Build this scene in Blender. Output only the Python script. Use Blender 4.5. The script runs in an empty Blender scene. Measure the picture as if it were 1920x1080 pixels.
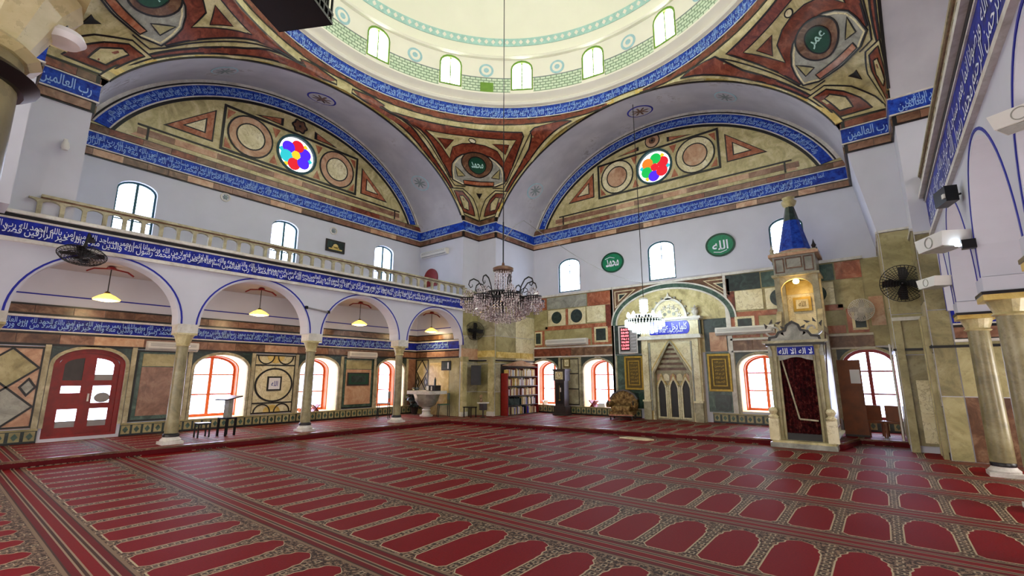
import bpy, bmesh, math, random
from mathutils import Vector
from mathutils.geometry import tessellate_polygon
random.seed(7)
R_ = random.Random(11)
SC = bpy.context.scene
COL = SC.collection
W, WY, E, D = 13.2, 12.9, .91, 2.56          # square of piers, its depth, pier notch, bay depth
XR = 13.5                                     # plane of the right arcade
CX, CY = 6.6, -6.45                           # dome centre
ZP = .13                                      # platform height

# ------------------------------------------------ camera
cam = bpy.data.cameras.new('camera'); cam_o = bpy.data.objects.new('camera', cam); COL.objects.link(cam_o)
cam.sensor_width = 36; cam.lens = 861.8 / 1920 * 36; cam.clip_start = .02; cam.clip_end = 200
PITCH, YAW = .1885, -.6687
fw = Vector((math.sin(YAW) * math.cos(PITCH), math.cos(YAW) * math.cos(PITCH), math.sin(PITCH)))
cam_o.location = (12.333, -13.42, 1.6); cam_o.rotation_euler = fw.to_track_quat('-Z', 'Y').to_euler()
SC.camera = cam_o
# ------------------------------------------------ view and world
SC.view_settings.view_transform = 'Standard'; SC.view_settings.look = 'None'
SC.view_settings.gamma = 1; SC.view_settings.use_curve_mapping = False
SC.view_settings.exposure = 0.24
PANE_E, SIDE_E, DOME_E = 6.0, 13.0, 24.0                    # pane glow: seen windows, added unseen fill windows, dome windows
try:
    SC.cycles.use_denoising = True
    SC.cycles.max_bounces = 7; SC.cycles.diffuse_bounces = 5; SC.cycles.glossy_bounces = 3
    SC.cycles.transmission_bounces = 4; SC.cycles.transparent_max_bounces = 6
    SC.cycles.caustics_reflective = False; SC.cycles.caustics_refractive = False
    SC.cycles.sample_clamp_indirect = 6
except Exception: pass
wd = bpy.data.worlds.new('sky'); SC.world = wd; wd.use_nodes = True
wn = wd.node_tree.nodes; wl = wd.node_tree.links
bg = wn['Background']; bg.inputs[0].default_value = (.75, .85, 1, 1); bg.inputs[1].default_value = .8

# ------------------------------------------------ node helpers
def srgb(c): return tuple(((v / 255) / 12.92 if v / 255 <= .04045 else ((v / 255 + .055) / 1.055) ** 2.4) for v in c) + (1,)
class NT:
    def __init__(s, name, rough=.5, spec=.4, metal=0):
        s.mat = bpy.data.materials.new(name); s.mat.use_nodes = True
        s.n = s.mat.node_tree.nodes; s.l = s.mat.node_tree.links; s.b = s.n['Principled BSDF']
        s.b.inputs['Roughness'].default_value = rough; s.b.inputs['Specular IOR Level'].default_value = spec
        s.b.inputs['Metallic'].default_value = metal
        g = s.n.new('ShaderNodeNewGeometry'); s.pos = g.outputs['Position']
    def put(s, a, inp):
        if hasattr(a, 'links') or isinstance(a, bpy.types.NodeSocket): s.l.new(a, inp)
        else: inp.default_value = a
    def m(s, op, a, b=None, c=None):
        n = s.n.new('ShaderNodeMath'); n.operation = op
        for i, v in enumerate((a, b, c)):
            if v is not None: s.put(v, n.inputs[i])
        return n.outputs[0]
    def mix(s, f, a, b):
        n = s.n.new('ShaderNodeMix'); n.data_type = 'RGBA'
        s.put(f, n.inputs[0]); s.put(a, n.inputs[6]); s.put(b, n.inputs[7]); return n.outputs[2]
    def noise(s, scale, detail=4, vec=None, rough=.55, dist=0):
        n = s.n.new('ShaderNodeTexNoise'); s.l.new(vec or s.pos, n.inputs['Vector'])
        n.inputs['Scale'].default_value = scale; n.inputs['Detail'].default_value = detail
        n.inputs['Roughness'].default_value = rough; n.inputs['Distortion'].default_value = dist; return n.outputs['Fac']
    def voro(s, scale, feat='F1', vec=None):
        n = s.n.new('ShaderNodeTexVoronoi'); n.feature = feat; s.l.new(vec or s.pos, n.inputs['Vector'])
        n.inputs['Scale'].default_value = scale; return n.outputs['Distance']
    def ramp(s, f, stops):
        n = s.n.new('ShaderNodeValToRGB'); s.l.new(f, n.inputs[0]); e = n.color_ramp.elements
        while len(e) < len(stops): e.new(.5)
        for x, (p, c) in zip(e, stops): x.position = p; x.color = c
        return n.outputs[0]
    def xyz(s, v=None):
        n = s.n.new('ShaderNodeSeparateXYZ'); s.l.new(v or s.pos, n.inputs[0]); return n.outputs
    def color(s, c): s.put(c, s.b.inputs['Base Color'])
    def bump(s, h, k=.2, d=.01):
        n = s.n.new('ShaderNodeBump'); n.inputs['Strength'].default_value = k; n.inputs['Distance'].default_value = d
        s.l.new(h, n.inputs['Height']); s.l.new(n.outputs[0], s.b.inputs['Normal'])
def plain(name, c, rough=.5, spec=.4, metal=0, var=.12, scale=6, bump=0):
    t = NT(name, rough, spec, metal); c = srgb(c)
    lo = tuple(v * (1 - var) for v in c[:3]) + (1,); hi = tuple(min(1, v * (1 + var)) for v in c[:3]) + (1,)
    f = t.noise(scale, 4); t.color(t.ramp(f, [(.3, lo), (.7, hi)]))
    if bump: t.bump(t.noise(scale * 5, 5), bump)
    return t.mat
def marble(name, cols, scale=2.2, rough=.28, spec=.45, dist=1.5, vein=None):
    t = NT(name, rough, spec); f = t.noise(scale, 7, dist=dist, rough=.62)
    n = len(cols); c = t.ramp(f, [(.28 + .44 * i / (n - 1), srgb(k)) for i, k in enumerate(cols)])
    g = t.noise(scale * 7, 5, rough=.7)
    c = t.mix(t.m('MULTIPLY', t.m('GREATER_THAN', g, .56), .3), c, srgb(cols[0]))
    if vein:
        v = t.m('ABSOLUTE', t.m('SUBTRACT', t.noise(scale * 1.3, 6, dist=2.5), .5))
        c = t.mix(t.m('MULTIPLY', t.m('LESS_THAN', v, .012), .55), c, srgb(vein))
    t.color(c); return t.mat
def emis(name, c, e):
    t = NT(name); t.b.inputs['Base Color'].default_value = (.8, .8, .8, 1)
    t.b.inputs['Emission Color'].default_value = srgb(c); t.b.inputs['Emission Strength'].default_value = e; return t.mat
M = {}
M['plaster'] = plain('white_plaster', (198, 199, 212), .8, .15, var=.04, scale=1.2, bump=.06)
M['vault'] = None
t = NT('vault_plaster', .8, .15); c = t.ramp(t.noise(1.1, 5), [(.35, srgb((176, 174, 184))), (.65, srgb((192, 190, 198)))])
st = t.m('MULTIPLY', t.m('SUBTRACT', t.noise(.55, 2), .56), 8.0); st2 = t.m('GREATER_THAN', t.noise(5, 5, rough=.7), .55)
st.node.use_clamp = True
c = t.mix(t.m('MULTIPLY', t.m('MULTIPLY', st, st2), .6), c, srgb((120, 105, 100))); t.color(c); M['vault'] = t.mat
M['ceil'] = plain('aisle_ceiling_plaster', (196, 190, 194), .8, .15, var=.04, scale=1)
M['dome'] = plain('cream_dome_plaster', (236, 234, 220), .8, .1, var=.02, scale=1)
M['drum'] = plain('cream_drum_plaster', (234, 230, 220), .8, .1, var=.03, scale=1)
M['yel'] = marble('yellow_marble', [(138, 126, 88), (188, 176, 128), (218, 208, 168)], 1.8)
M['yel2'] = marble('golden_marble', [(176, 140, 62), (206, 180, 104), (232, 214, 150)], 2.4)
M['crm'] = marble('cream_marble', [(188, 176, 132), (220, 210, 172), (236, 230, 204)], 1.4, vein=(150, 130, 90))
M['red'] = marble('red_marble', [(62, 24, 16), (118, 54, 36), (152, 88, 64)], 3.4)
M['rust'] = marble('rust_marble', [(112, 58, 36), (162, 92, 62), (190, 138, 108)], 3.0)
M['brn'] = marble('brown_marble', [(66, 42, 30), (104, 72, 52), (146, 116, 90)], 2.6)
M['mauve'] = marble('mauve_marble', [(92, 58, 44), (132, 94, 74), (160, 124, 104)], 2.4)
M['cream'] = plain('cream_reveal_plaster', (250, 226, 176), .8, .1, var=.04)
M['pink'] = marble('pink_marble', [(150, 100, 74), (190, 150, 120), (206, 178, 150)], 2.0)
M['grn'] = marble('green_marble', [(26, 46, 40), (54, 80, 70), (96, 118, 104)], 3.4)
M['dgrn'] = marble('dark_green_marble', [(16, 26, 26), (34, 50, 48), (60, 78, 72)], 4.0)
M['oliv'] = marble('olive_marble', [(120, 112, 76), (158, 148, 104), (184, 174, 134)], 1.3, .35)
M['gry'] = marble('grey_marble', [(110, 110, 104), (150, 150, 140), (178, 176, 168)], 1.8)
M['stn'] = marble('carved_grey_stone', [(120, 112, 90), (164, 156, 128), (196, 188, 160)], 2.2, .5)
M['shaft'] = marble('column_marble', [(98, 90, 64), (138, 128, 92), (164, 156, 122)], 1.6, .3)
M['blk'] = plain('black_stone', (22, 20, 22), .35, .4, var=.3)
M['wht'] = plain('white_paint', (226, 226, 232), .5, .3, var=.03)
M['wstone'] = marble('pale_stone', [(176, 170, 160), (206, 202, 196), (224, 222, 218)], 2, .45)
t = NT('blue_tile', .5, .25); c = t.ramp(t.noise(9, 5, rough=.7), [(.35, srgb((8, 26, 120))), (.65, srgb((34, 80, 190)))]); t.color(c); M['blue'] = t.mat
t = NT('deep_blue_tile', .5, .25); c = t.ramp(t.noise(6, 5, rough=.7), [(.35, srgb((8, 14, 96))), (.65, srgb((20, 40, 165)))]); t.color(c); M['dblue'] = t.mat
M['let'] = plain('white_lettering', (224, 230, 246), .4, .3, var=.04)
M['letb'] = plain('pale_blue_lettering', (150, 186, 236), .4, .3, var=.1)
M['bline'] = plain('blue_paint', (30, 36, 150), .5, .3, var=.05)
M['teal'] = plain('teal_painted_frame', (40, 78, 84), .5, .3)
M['orng'] = plain('orange_wood', (176, 84, 36), .5, .3, var=.2, scale=9)
M['redw'] = plain('red_brown_wood', (122, 16, 14), .35, .4, var=.2, scale=7)
M['wood'] = plain('brown_wood', (120, 64, 30), .45, .35, var=.25, scale=5)
M['dwood'] = plain('dark_wood', (46, 38, 36), .35, .4, var=.3, scale=7)
M['metal'] = plain('black_metal', (20, 20, 22), .35, .5, .4, var=.2)
M['grille'] = plain('dark_grille', (44, 42, 46), .5, .4, .2)
M['gold'] = plain('gold_leaf', (170, 138, 40), .38, .5, .25, var=.25, scale=12)
M['gold2'] = plain('dark_gold', (92, 74, 26), .5, .4, .1, var=.2, scale=12)
M['plast'] = plain('white_plastic', (214, 212, 208), .35, .4, var=.03)
M['grey'] = plain('grey_plastic', (140, 138, 140), .45, .4, var=.08)
M['green'] = plain('green_enamel', (18, 120, 84), .35, .4, var=.18, scale=14)
M['dkgreen'] = plain('dark_green_enamel', (16, 66, 48), .35, .4, var=.15, scale=14)
M['lime'] = plain('green_painted_frame', (110, 150, 60), .5, .3)
M['mint'] = plain('mint_paint', (168, 206, 200), .6, .2)
M['turq'] = plain('turquoise_paint', (160, 196, 206), .6, .2)
M['rep'] = plain('rough_grey_paint', (128, 140, 142), .7, .2, var=.2)
M['pane'] = emis('daylit_pane', (208, 218, 255), PANE_E * 1.7)
M['paned'] = emis('dome_daylit_pane', (255, 255, 246), DOME_E)
M['paneo'] = emis('upper_daylit_pane', (206, 222, 255), PANE_E * 1.3)
M['panes'] = emis('unseen_fill_pane', (255, 250, 240), SIDE_E)  # glow of unseen windows, added as soft fill from the camera side
M['bulb'] = emis('warm_bulb', (255, 214, 120), 26)
M['cold'] = emis('cold_bulb', (220, 238, 255), 30)
M['riser'] = plain('red_carpet_riser', (84, 8, 16), .8, .2)
M['bsign'] = plain('bright_blue_enamel', (24, 34, 190), .35, .4)
M['shade'] = emis('yellow_lamp_glass', (250, 190, 60), 2.2)
M['led'] = emis('red_led', (255, 30, 70), 2.4)
for k, cc in dict(sr=(226, 20, 40), sb=(80, 30, 240), sg=(10, 190, 80), sy=(250, 210, 40), sc=(40, 200, 210), so=(240, 130, 30), sw=(250, 250, 255)).items():
    M[k] = emis('stained_glass_' + k, cc, .9 if k != 'sw' else 2)
    if k != 'sw': M[k].node_tree.nodes['Principled BSDF'].inputs['Base Color'].default_value = tuple(v * .15 for v in srgb(cc)[:3]) + (1,)
t = NT('crystal', .12, 1.0); t.color(t.ramp(t.noise(34, 2), [(.38, srgb((96, 80, 84))), (.5, srgb((190, 176, 182))), (.62, srgb((255, 250, 252)))]))  # dark to white noise in the colour imitates sparkling glints
t.b.inputs['Coat Weight'].default_value = 1; M['crys'] = t.mat
t = NT('lit_crystal', .2, .6); t.b.inputs['Base Color'].default_value = (.9, .95, .95, 1)
t.b.inputs['Emission Color'].default_value = (.75, 1, .95, 1); t.b.inputs['Emission Strength'].default_value = 2.0; M['lcrys'] = t.mat
# clear glass for the doors
t = NT('door_glass', .05, .6); t.b.inputs['Transmission Weight'].default_value = .9; t.b.inputs['Base Color'].default_value = (.8, .88, .95, 1); M['glass'] = t.mat
# brocade
t = NT('brocade_cloth', .7, .2); v = t.voro(16); c = t.ramp(t.noise(11, 5, rough=.7), [(.35, srgb((64, 44, 24))), (.5, srgb((120, 92, 52))), (.65, srgb((168, 140, 92)))]); t.color(c); t.bump(v, .4); M['broc'] = t.mat
t = NT('dark_red_curtain', .8, .15); c = t.ramp(t.noise(14, 5, rough=.7), [(.42, srgb((30, 4, 8))), (.56, srgb((72, 14, 18))), (.68, srgb((116, 66, 56)))]); t.color(c); t.bump(t.noise(10, 4), .3, .03); M['curt'] = t.mat
# small painted masonry pattern of the drum dado (flat paint)
t = NT('painted_masonry', .7, .2); uv = t.n.new('ShaderNodeUVMap').outputs[0]
b = t.n.new('ShaderNodeTexBrick'); t.l.new(uv, b.inputs['Vector']); b.inputs['Scale'].default_value = 1
b.inputs['Color1'].default_value = srgb((214, 226, 206)); b.inputs['Color2'].default_value = srgb((198, 216, 192)); b.inputs['Mortar'].default_value = srgb((132, 154, 130))
b.inputs['Mortar Size'].default_value = .018; b.inputs['Brick Width'].default_value = .2; b.inputs['Row Height'].default_value = .11
t.color(b.outputs[0]); M['mason'] = t.mat
# woven carpet with rows of prayer niches (flat pattern)
def carpet():
    t = NT('prayer_carpet', .62, .13); x, y, z = t.xyz()
    P, Q = .5, 1.58
    dx = t.m('ABSOLUTE', t.m('MULTIPLY', t.m('SUBTRACT', t.m('FRACT', t.m('DIVIDE', t.m('ADD', x, .23), P)), .5), P))
    v = t.m('MULTIPLY', t.m('FRACT', t.m('DIVIDE', t.m('ADD', y, 1.2), Q)), Q)
    vb = t.m('MINIMUM', v, t.m('SUBTRACT', Q, v))                       # distance from the centre of a border band
    tt = t.m('DIVIDE', t.m('SUBTRACT', v, .86), .44); tt.node.use_clamp = True
    half = t.m('MULTIPLY', t.m('SQRT', t.m('SUBTRACT', 1, t.m('MULTIPLY', tt, tt))), .19)
    half = t.m('ADD', half, t.m('MULTIPLY', t.m('MULTIPLY', t.m('SINE', t.m('MULTIPLY', v, 52)), .016), tt))
    b0 = t.m('DIVIDE', t.m('SUBTRACT', v, .24), .06); b0.node.use_clamp = True
    half = t.m('MULTIPLY', half, t.m('ADD', .75, t.m('MULTIPLY', b0, .25)))
    inside = t.m('MULTIPLY', t.m('LESS_THAN', dx, half), t.m('MULTIPLY', t.m('GREATER_THAN', v, .24), t.m('LESS_THAN', v, 1.3)))
    half2 = t.m('ADD', half, .014)
    outl = t.m('MULTIPLY', t.m('LESS_THAN', dx, half2), t.m('MULTIPLY', t.m('GREATER_THAN', v, .225), t.m('LESS_THAN', v, 1.315)))
    wool = t.noise(60, 3)
    orn = t.m('GREATER_THAN', t.noise(26, 4, rough=.75), .52)
    field = t.mix(orn, srgb((52, 38, 34)), srgb((136, 112, 92)))
    lad = t.m('MULTIPLY', t.m('GREATER_THAN', dx, .222), t.m('GREATER_THAN', t.m('SINE', t.m('MULTIPLY', v, 62)), -.1))
    field = t.mix(t.m('MULTIPLY', lad, .8), field, srgb((168, 152, 128)))
    lad2 = t.m('MULTIPLY', t.m('GREATER_THAN', dx, .236), t.m('GREATER_THAN', t.m('SINE', t.m('MULTIPLY', v, 62)), .5))
    field = t.mix(lad2, field, srgb((40, 26, 24)))
    red = t.mix(wool, srgb((88, 0, 8)), srgb((132, 0, 18)))
    c = t.mix(outl, field, srgb((176, 160, 132))); c = t.mix(inside, c, red)
    def stripe(c, d0, d1, col):
        f = t.m('MULTIPLY', t.m('GREATER_THAN', vb, d0), t.m('LESS_THAN', vb, d1)); return t.mix(f, c, col)
    c = stripe(c, -1, .20, srgb((62, 42, 36))); c = stripe(c, .17, .2, srgb((120, 100, 82)))
    c = stripe(c, .10, .155, srgb((96, 20, 26))); c = stripe(c, .085, .1, srgb((140, 120, 100)))
    c = stripe(c, -1, .045, srgb((112, 12, 20))); c = stripe(c, .045, .06, srgb((140, 120, 100)))
    t.color(c); t.bump(wool, .3, .004); 
    return t.mat
M['carpet'] = carpet()
# ------------------------------------------------ geometry helpers
def link(name, me, parent=None):
    o = bpy.data.objects.new(name, me); COL.objects.link(o)
    if parent: o.parent = parent
    return o
def tag(o, label=None, cat=None, group=None, kind=None):
    if label: o['label'] = label
    if cat: o['category'] = cat
    if group: o['group'] = group
    if kind: o['kind'] = kind
    return o
def thing(name, label, cat, group=None, loc=(0, 0, 0), rz=0):
    o = bpy.data.objects.new(name, None); COL.objects.link(o); o.empty_display_size = .1
    o.location = loc; o.rotation_euler = (0, 0, rz); return tag(o, label, cat, group)
def struct(name):
    o = bpy.data.objects.new(name, None); COL.objects.link(o); o['kind'] = 'structure'; return o
class Fr:
    def __init__(s, o, u, n, v=(0, 0, 1)): s.o, s.u, s.v, s.n = Vector(o), Vector(u), Vector(v), Vector(n)
    def p(s, u, v, w=0): return s.o + s.u * u + s.v * v + s.n * w
FL = Fr((-D, 0, 0), (0, 1, 0), (1, 0, 0)); FL0 = Fr((0, 0, 0), (0, 1, 0), (1, 0, 0))
FB = Fr((0, D, 0), (1, 0, 0), (0, -1, 0)); FB0 = Fr((0, 0, 0), (1, 0, 0), (0, -1, 0))
FR0 = Fr((W, 0, 0), (0, -1, 0), (-1, 0, 0)); FRW = Fr((W + D, 0, 0), (0, -1, 0), (-1, 0, 0))
FN0 = Fr((0, -WY, 0), (-1, 0, 0), (0, 1, 0)); FNW = Fr((0, -WY - D, 0), (-1, 0, 0), (0, 1, 0))
FPL = Fr((0, -E, 0), (1, 0, 0), (0, -1, 0))      # faces y=-E of the two back piers
FXR = Fr((XR, 0, 0), (0, -1, 0), (-1, 0, 0))     # right arcade plane, u = -y
FLOOR = Fr((0, 0, 0), (1, 0, 0), (0, 0, 1), (0, 1, 0))
class MB:
    def __init__(s): s.v, s.f, s.mi, s.k = [], [], [], 0
    def add(s, vs, fs):
        n = len(s.v); s.v += [tuple(v) for v in vs]; s.f += [tuple(i + n for i in f) for f in fs]; s.mi += [s.k] * len(fs); return s
    def prism(s, fr, poly, w0, w1):
        n = len(poly); vs = [fr.p(a, b, w0) for a, b in poly] + [fr.p(a, b, w1) for a, b in poly]
        fs = [tuple(range(n, 2 * n)), tuple(range(n - 1, -1, -1))] + [(i, (i + 1) % n, n + (i + 1) % n, n + i) for i in range(n)]
        return s.add(vs, fs)
    def rect(s, fr, u0, v0, u1, v1, w0, w1): return s.prism(fr, [(u0, v0), (u1, v0), (u1, v1), (u0, v1)], w0, w1)
    def box(s, x0, y0, z0, x1, y1, z1): return s.rect(FLOOR, x0, y0, x1, y1, z0, z1)
    def ring(s, fr, outer, inner, w0, w1, closed=True):
        n = len(outer); vs = []
        for w in (w0, w1):
            vs += [fr.p(a, b, w) for a, b in outer]; vs += [fr.p(a, b, w) for a, b in inner]
        fs = []
        for i in range(n if closed else n - 1):
            j = (i + 1) % n
            fs += [(2 * n + i, 2 * n + j, 3 * n + j, 3 * n + i), (i, j, 2 * n + j, 2 * n + i), (n + j, n + i, 3 * n + i, 3 * n + j), (j, i, n + i, n + j)]
        if not closed: fs += [(0, 2 * n, 3 * n, n), (n - 1, 2 * n - 1, 4 * n - 1, 3 * n - 1)]
        return s.add(vs, fs)
    def stroke(s, fr, pts, wd, w0, w1, closed=False):
        n = len(pts); O, I = [], []
        for i, p in enumerate(pts):
            a = pts[i - 1] if (i > 0 or closed) else p; b = pts[(i + 1) % n] if (i < n - 1 or closed) else p
            d1 = Vector((p[0] - a[0], p[1] - a[1])); d2 = Vector((b[0] - p[0], b[1] - p[1]))
            if d1.length < 1e-6: d1 = d2
            if d2.length < 1e-6: d2 = d1
            d1.normalize(); d2.normalize(); m = d1 + d2
            if m.length < .2: m = d1
            m.normalize(); k = wd / 2 / max(.45, m.dot(d1)); nx, ny = -m.y * k, m.x * k
            O.append((p[0] + nx, p[1] + ny)); I.append((p[0] - nx, p[1] - ny))
        return s.ring(fr, O, I, w0, w1, closed)
    def tube(s, pts, r, n=8, cap=True):
        pts = [Vector(p) for p in pts]; rs = r if isinstance(r, (list, tuple)) else [r] * len(pts); vs = []; up = Vector((0, 0, 1)); pa = None
        for i, p in enumerate(pts):
            d = (pts[min(i + 1, len(pts) - 1)] - pts[max(i - 1, 0)]).normalized()
            if pa is None: pa = d.cross(up) if abs(d.z) < .9 else d.cross(Vector((1, 0, 0)))
            pa = (pa - d * pa.dot(d)); pa = pa.normalized() if pa.length > 1e-6 else d.orthogonal().normalized(); q = d.cross(pa)
            vs += [p + (pa * math.cos(6.28318 * k / n) + q * math.sin(6.28318 * k / n)) * rs[i] for k in range(n)]
        fs = [(i * n + k, i * n + (k + 1) % n, (i + 1) * n + (k + 1) % n, (i + 1) * n + k) for i in range(len(pts) - 1) for k in range(n)]
        if cap: fs += [tuple(range(n - 1, -1, -1)), tuple(range((len(pts) - 1) * n, len(pts) * n))]
        return s.add(vs, fs)
    def lathe(s, prof, c=(0, 0, 0), n=24, sx=1, sy=1):
        vs = [(c[0] + r * sx * math.cos(6.28318 * k / n), c[1] + r * sy * math.sin(6.28318 * k / n), c[2] + z) for r, z in prof for k in range(n)]
        fs = [(i * n + k, i * n + (k + 1) % n, (i + 1) * n + (k + 1) % n, (i + 1) * n + k) for i in range(len(prof) - 1) for k in range(n)]
        if prof[0][0] > 1e-4: fs.append(tuple(range(n - 1, -1, -1)))
        if prof[-1][0] > 1e-4: fs.append(tuple(range((len(prof) - 1) * n, len(prof) * n)))
        return s.add(vs, fs)
    def gem(s, p, r, h):
        x, y, z = p; return s.add([(x, y, z + h), (x + r, y, z), (x, y + r, z), (x - r, y, z), (x, y - r, z), (x, y, z - h)],
            [(0, 1, 2), (0, 2, 3), (0, 3, 4), (0, 4, 1), (5, 2, 1), (5, 3, 2), (5, 4, 3), (5, 1, 4)])
    def build(s, name, mat, parent=None, smooth=False):
        me = bpy.data.meshes.new(name); me.from_pydata(s.v, [], s.f)
        for m in (mat if isinstance(mat, (list, tuple)) else [mat]): me.materials.append(M[m])
        if any(s.mi): me.polygons.foreach_set('material_index', s.mi)
        if smooth:
            me.polygons.foreach_set('use_smooth', [True] * len(me.polygons))
            try: me.set_sharp_from_angle(angle=.7)
            except Exception: pass
        me.update(); return link(name, me, parent)
def circ(c, r, n=28, ry=None, a0=0, a1=6.28318, full=True):
    ry = r if ry is None else ry; m = n if full else n + 1
    return [(c[0] + r * math.cos(a0 + (a1 - a0) * i / n), c[1] + ry * math.sin(a0 + (a1 - a0) * i / n)) for i in range(m)]
def arch_poly(u0, u1, zb, zs, zt, n=12):
    c, h = (u0 + u1) / 2, (u1 - u0) / 2
    return [(u0, zb), (u1, zb)] + [(c + h * math.cos(math.pi * i / n), zs + (zt - zs) * math.sin(math.pi * i / n)) for i in range(n + 1)]
def piece(fr, poly, mat, parent, w0=.0, w1=.02, name='panel'): return MB().prism(fr, poly, w0, w1).build(name, mat, parent)
def rpiece(fr, u0, v0, u1, v1, mat, parent, w0=.0, w1=.02, name='panel'): return MB().rect(fr, u0, v0, u1, v1, w0, w1).build(name, mat, parent)
def line(fr, pts, wd, mat, parent, w0=.0, w1=.03, closed=False, name='border'): return MB().stroke(fr, pts, wd, w0, w1, closed).build(name, mat, parent)
def holes_wall(mb, fr, outer, holes, t):
    """wall slab with openings: front at w=0, back at w=-t, reveals closed"""
    loops = [outer] + holes; flat = [p for l in loops for p in l]
    tris = tessellate_polygon([[Vector((a, b, 0)) for a, b in l] for l in loops]); n = len(flat)
    vs = [fr.p(a, b, 0) for a, b in flat] + [fr.p(a, b, -t) for a, b in flat]
    fs = [tuple(q) for q in tris] + [tuple(n + i for i in reversed(q)) for q in tris]; k = 0
    for l in loops:
        m = len(l); fs += [(k + i, k + (i + 1) % m, n + k + (i + 1) % m, n + k + i) for i in range(m)]; k += m
    return mb.add(vs, fs)
def patch(loops, fmap, w0, w1, mat, name, parent, cu=(), cv=(), smooth=True):
    """flat shape in (u,v), cut into small cells, then laid on a curved surface with a thickness"""
    bm = bmesh.new(); vs = [bm.verts.new((a, b, 0)) for l in loops for a, b in l]
    for q in tessellate_polygon([[Vector((a, b, 0)) for a, b in l] for l in loops]):
        try: bm.faces.new([vs[i] for i in q])
        except ValueError: pass
    us = [v.co.x for v in vs]; ws = [v.co.y for v in vs]
    for ax, cuts, lo, hi in ((0, cu, min(us), max(us)), (1, cv, min(ws), max(ws))):
        for c in cuts:
            if lo + 1e-5 < c < hi - 1e-5:
                no = Vector((1, 0, 0)) if ax == 0 else Vector((0, 1, 0))
                bmesh.ops.bisect_plane(bm, geom=bm.verts[:] + bm.edges[:] + bm.faces[:], plane_co=no * c, plane_no=no, dist=1e-6)
    be = [e for e in bm.edges if e.is_boundary]
    if abs(w1 - w0) > 1e-6:
        r = bmesh.ops.extrude_edge_only(bm, edges=be)
        for g in r['geom']:
            if isinstance(g, bmesh.types.BMVert): g.co.z = -1
    uvl = bm.loops.layers.uv.new('UVMap')
    for f in bm.faces:
        f.smooth = smooth
        for l in f.loops: l[uvl].uv = (l.vert.co.x, l.vert.co.y)
    for v in bm.verts: v.co = fmap(v.co.x, v.co.y, w0 if v.co.z < -.5 else w1)
    me = bpy.data.meshes.new(name); bm.to_mesh(me); bm.free(); me.materials.append(M[mat])
    try: me.set_sharp_from_angle(angle=.7)
    except Exception: pass
    return link(name, me, parent)
# ------------------------------------------------ Arabic lettering (built-in font, joined letter forms)
T_ = {}
for ch, cp in zip('بتثجحخسشصضطظعغفقكلمنهي', [0xFE8F, 0xFE95, 0xFE99, 0xFE9D, 0xFEA1, 0xFEA5, 0xFEB1, 0xFEB5, 0xFEB9, 0xFEBD, 0xFEC1, 0xFEC5, 0xFEC9, 0xFECD, 0xFED1, 0xFED5, 0xFED9, 0xFEDD, 0xFEE1, 0xFEE5, 0xFEE9, 0xFEF1]): T_[ch] = (cp, 1)
for ch, cp in zip('اةدذرزوىأإآ', [0xFE8D, 0xFE93, 0xFEA9, 0xFEAB, 0xFEAD, 0xFEAF, 0xFEED, 0xFEEF, 0xFE83, 0xFE87, 0xFE81]): T_[ch] = (cp, 0)
def shape(s):
    out, i, prev, n = [], 0, False, len(s)
    while i < n:
        c = s[i]
        if c not in T_: out.append(c); prev = False; i += 1; continue
        if c == 'ل' and i + 1 < n and s[i + 1] == 'ا': out.append(chr(0xFEFC if prev else 0xFEFB)); prev = False; i += 2; continue
        b, d = T_[c]; nx = bool(d and i + 1 < n and s[i + 1] in T_)
        out.append(chr(b + ((3 if prev else 2) if nx else (1 if prev else 0)))); prev = nx; i += 1
    return ''.join(reversed(out))
TXT = {}
def text2d(s, bold=.0, res=2):
    """glyph outlines as 2D faces, scaled so that the whole line is 1 high"""
    k = (s, bold)
    if k not in TXT:
        cu = bpy.data.curves.new('lettering', 'FONT'); cu.body = shape(s); cu.resolution_u = res; cu.offset = bold
        o = bpy.data.objects.new('lettering', cu); COL.objects.link(o); bpy.context.view_layer.update()
        me = bpy.data.meshes.new_from_object(o.evaluated_get(bpy.context.evaluated_depsgraph_get()))
        vs = [(v.co.x, v.co.y) for v in me.vertices]; fs = [tuple(p.vertices) for p in me.polygons]
        bpy.data.objects.remove(o); bpy.data.curves.remove(cu); bpy.data.meshes.remove(me)
        x0 = min(v[0] for v in vs); x1 = max(v[0] for v in vs); y0 = min(v[1] for v in vs); y1 = max(v[1] for v in vs); h = y1 - y0
        TXT[k] = ([((a - x0) / h, (b - y0) / h) for a, b in vs], fs, (x1 - x0) / h)
    return TXT[k]
def put_text(mb, s, f, u0, v0, h, wid=None, bold=.01):
    """lay text by f(u,v)->point; returns the width used"""
    vs, fs, asp = text2d(s, bold); sx = (wid / asp) if wid else h
    mb.add([f(u0 + a * sx, v0 + b * h) for a, b in vs], fs); return asp * sx
VERSE = ['بسم الله الرحمن الرحيم', 'الحمد لله رب العالمين', 'انما يعمر مساجد الله من امن بالله', 'فضلا من الله ورضوانا', 'والله خير الرازقين', 'محمد رسول الله والذين معه']
def run_text(mb, f, u0, u1, v0, v1, k=0, squeeze=.62, bo=.008, rows=((.06, .62, 0), (.42, .52, .35))):
    """fill a band with two interlaced lines of script"""
    for row, (b, h, off) in enumerate(rows):
        u = u0 + .05 + off * (v1 - v0); i = k + row * 3
        while True:
            s = VERSE[i % len(VERSE)]; hh = (v1 - v0) * h; w = text2d(s, bo)[2] * hh * squeeze
            if u + w > u1 - .04: break
            put_text(mb, s, f, u, v0 + (v1 - v0) * b, hh, w, bo); u += w + .12 * (v1 - v0); i += 1
    return mb
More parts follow.
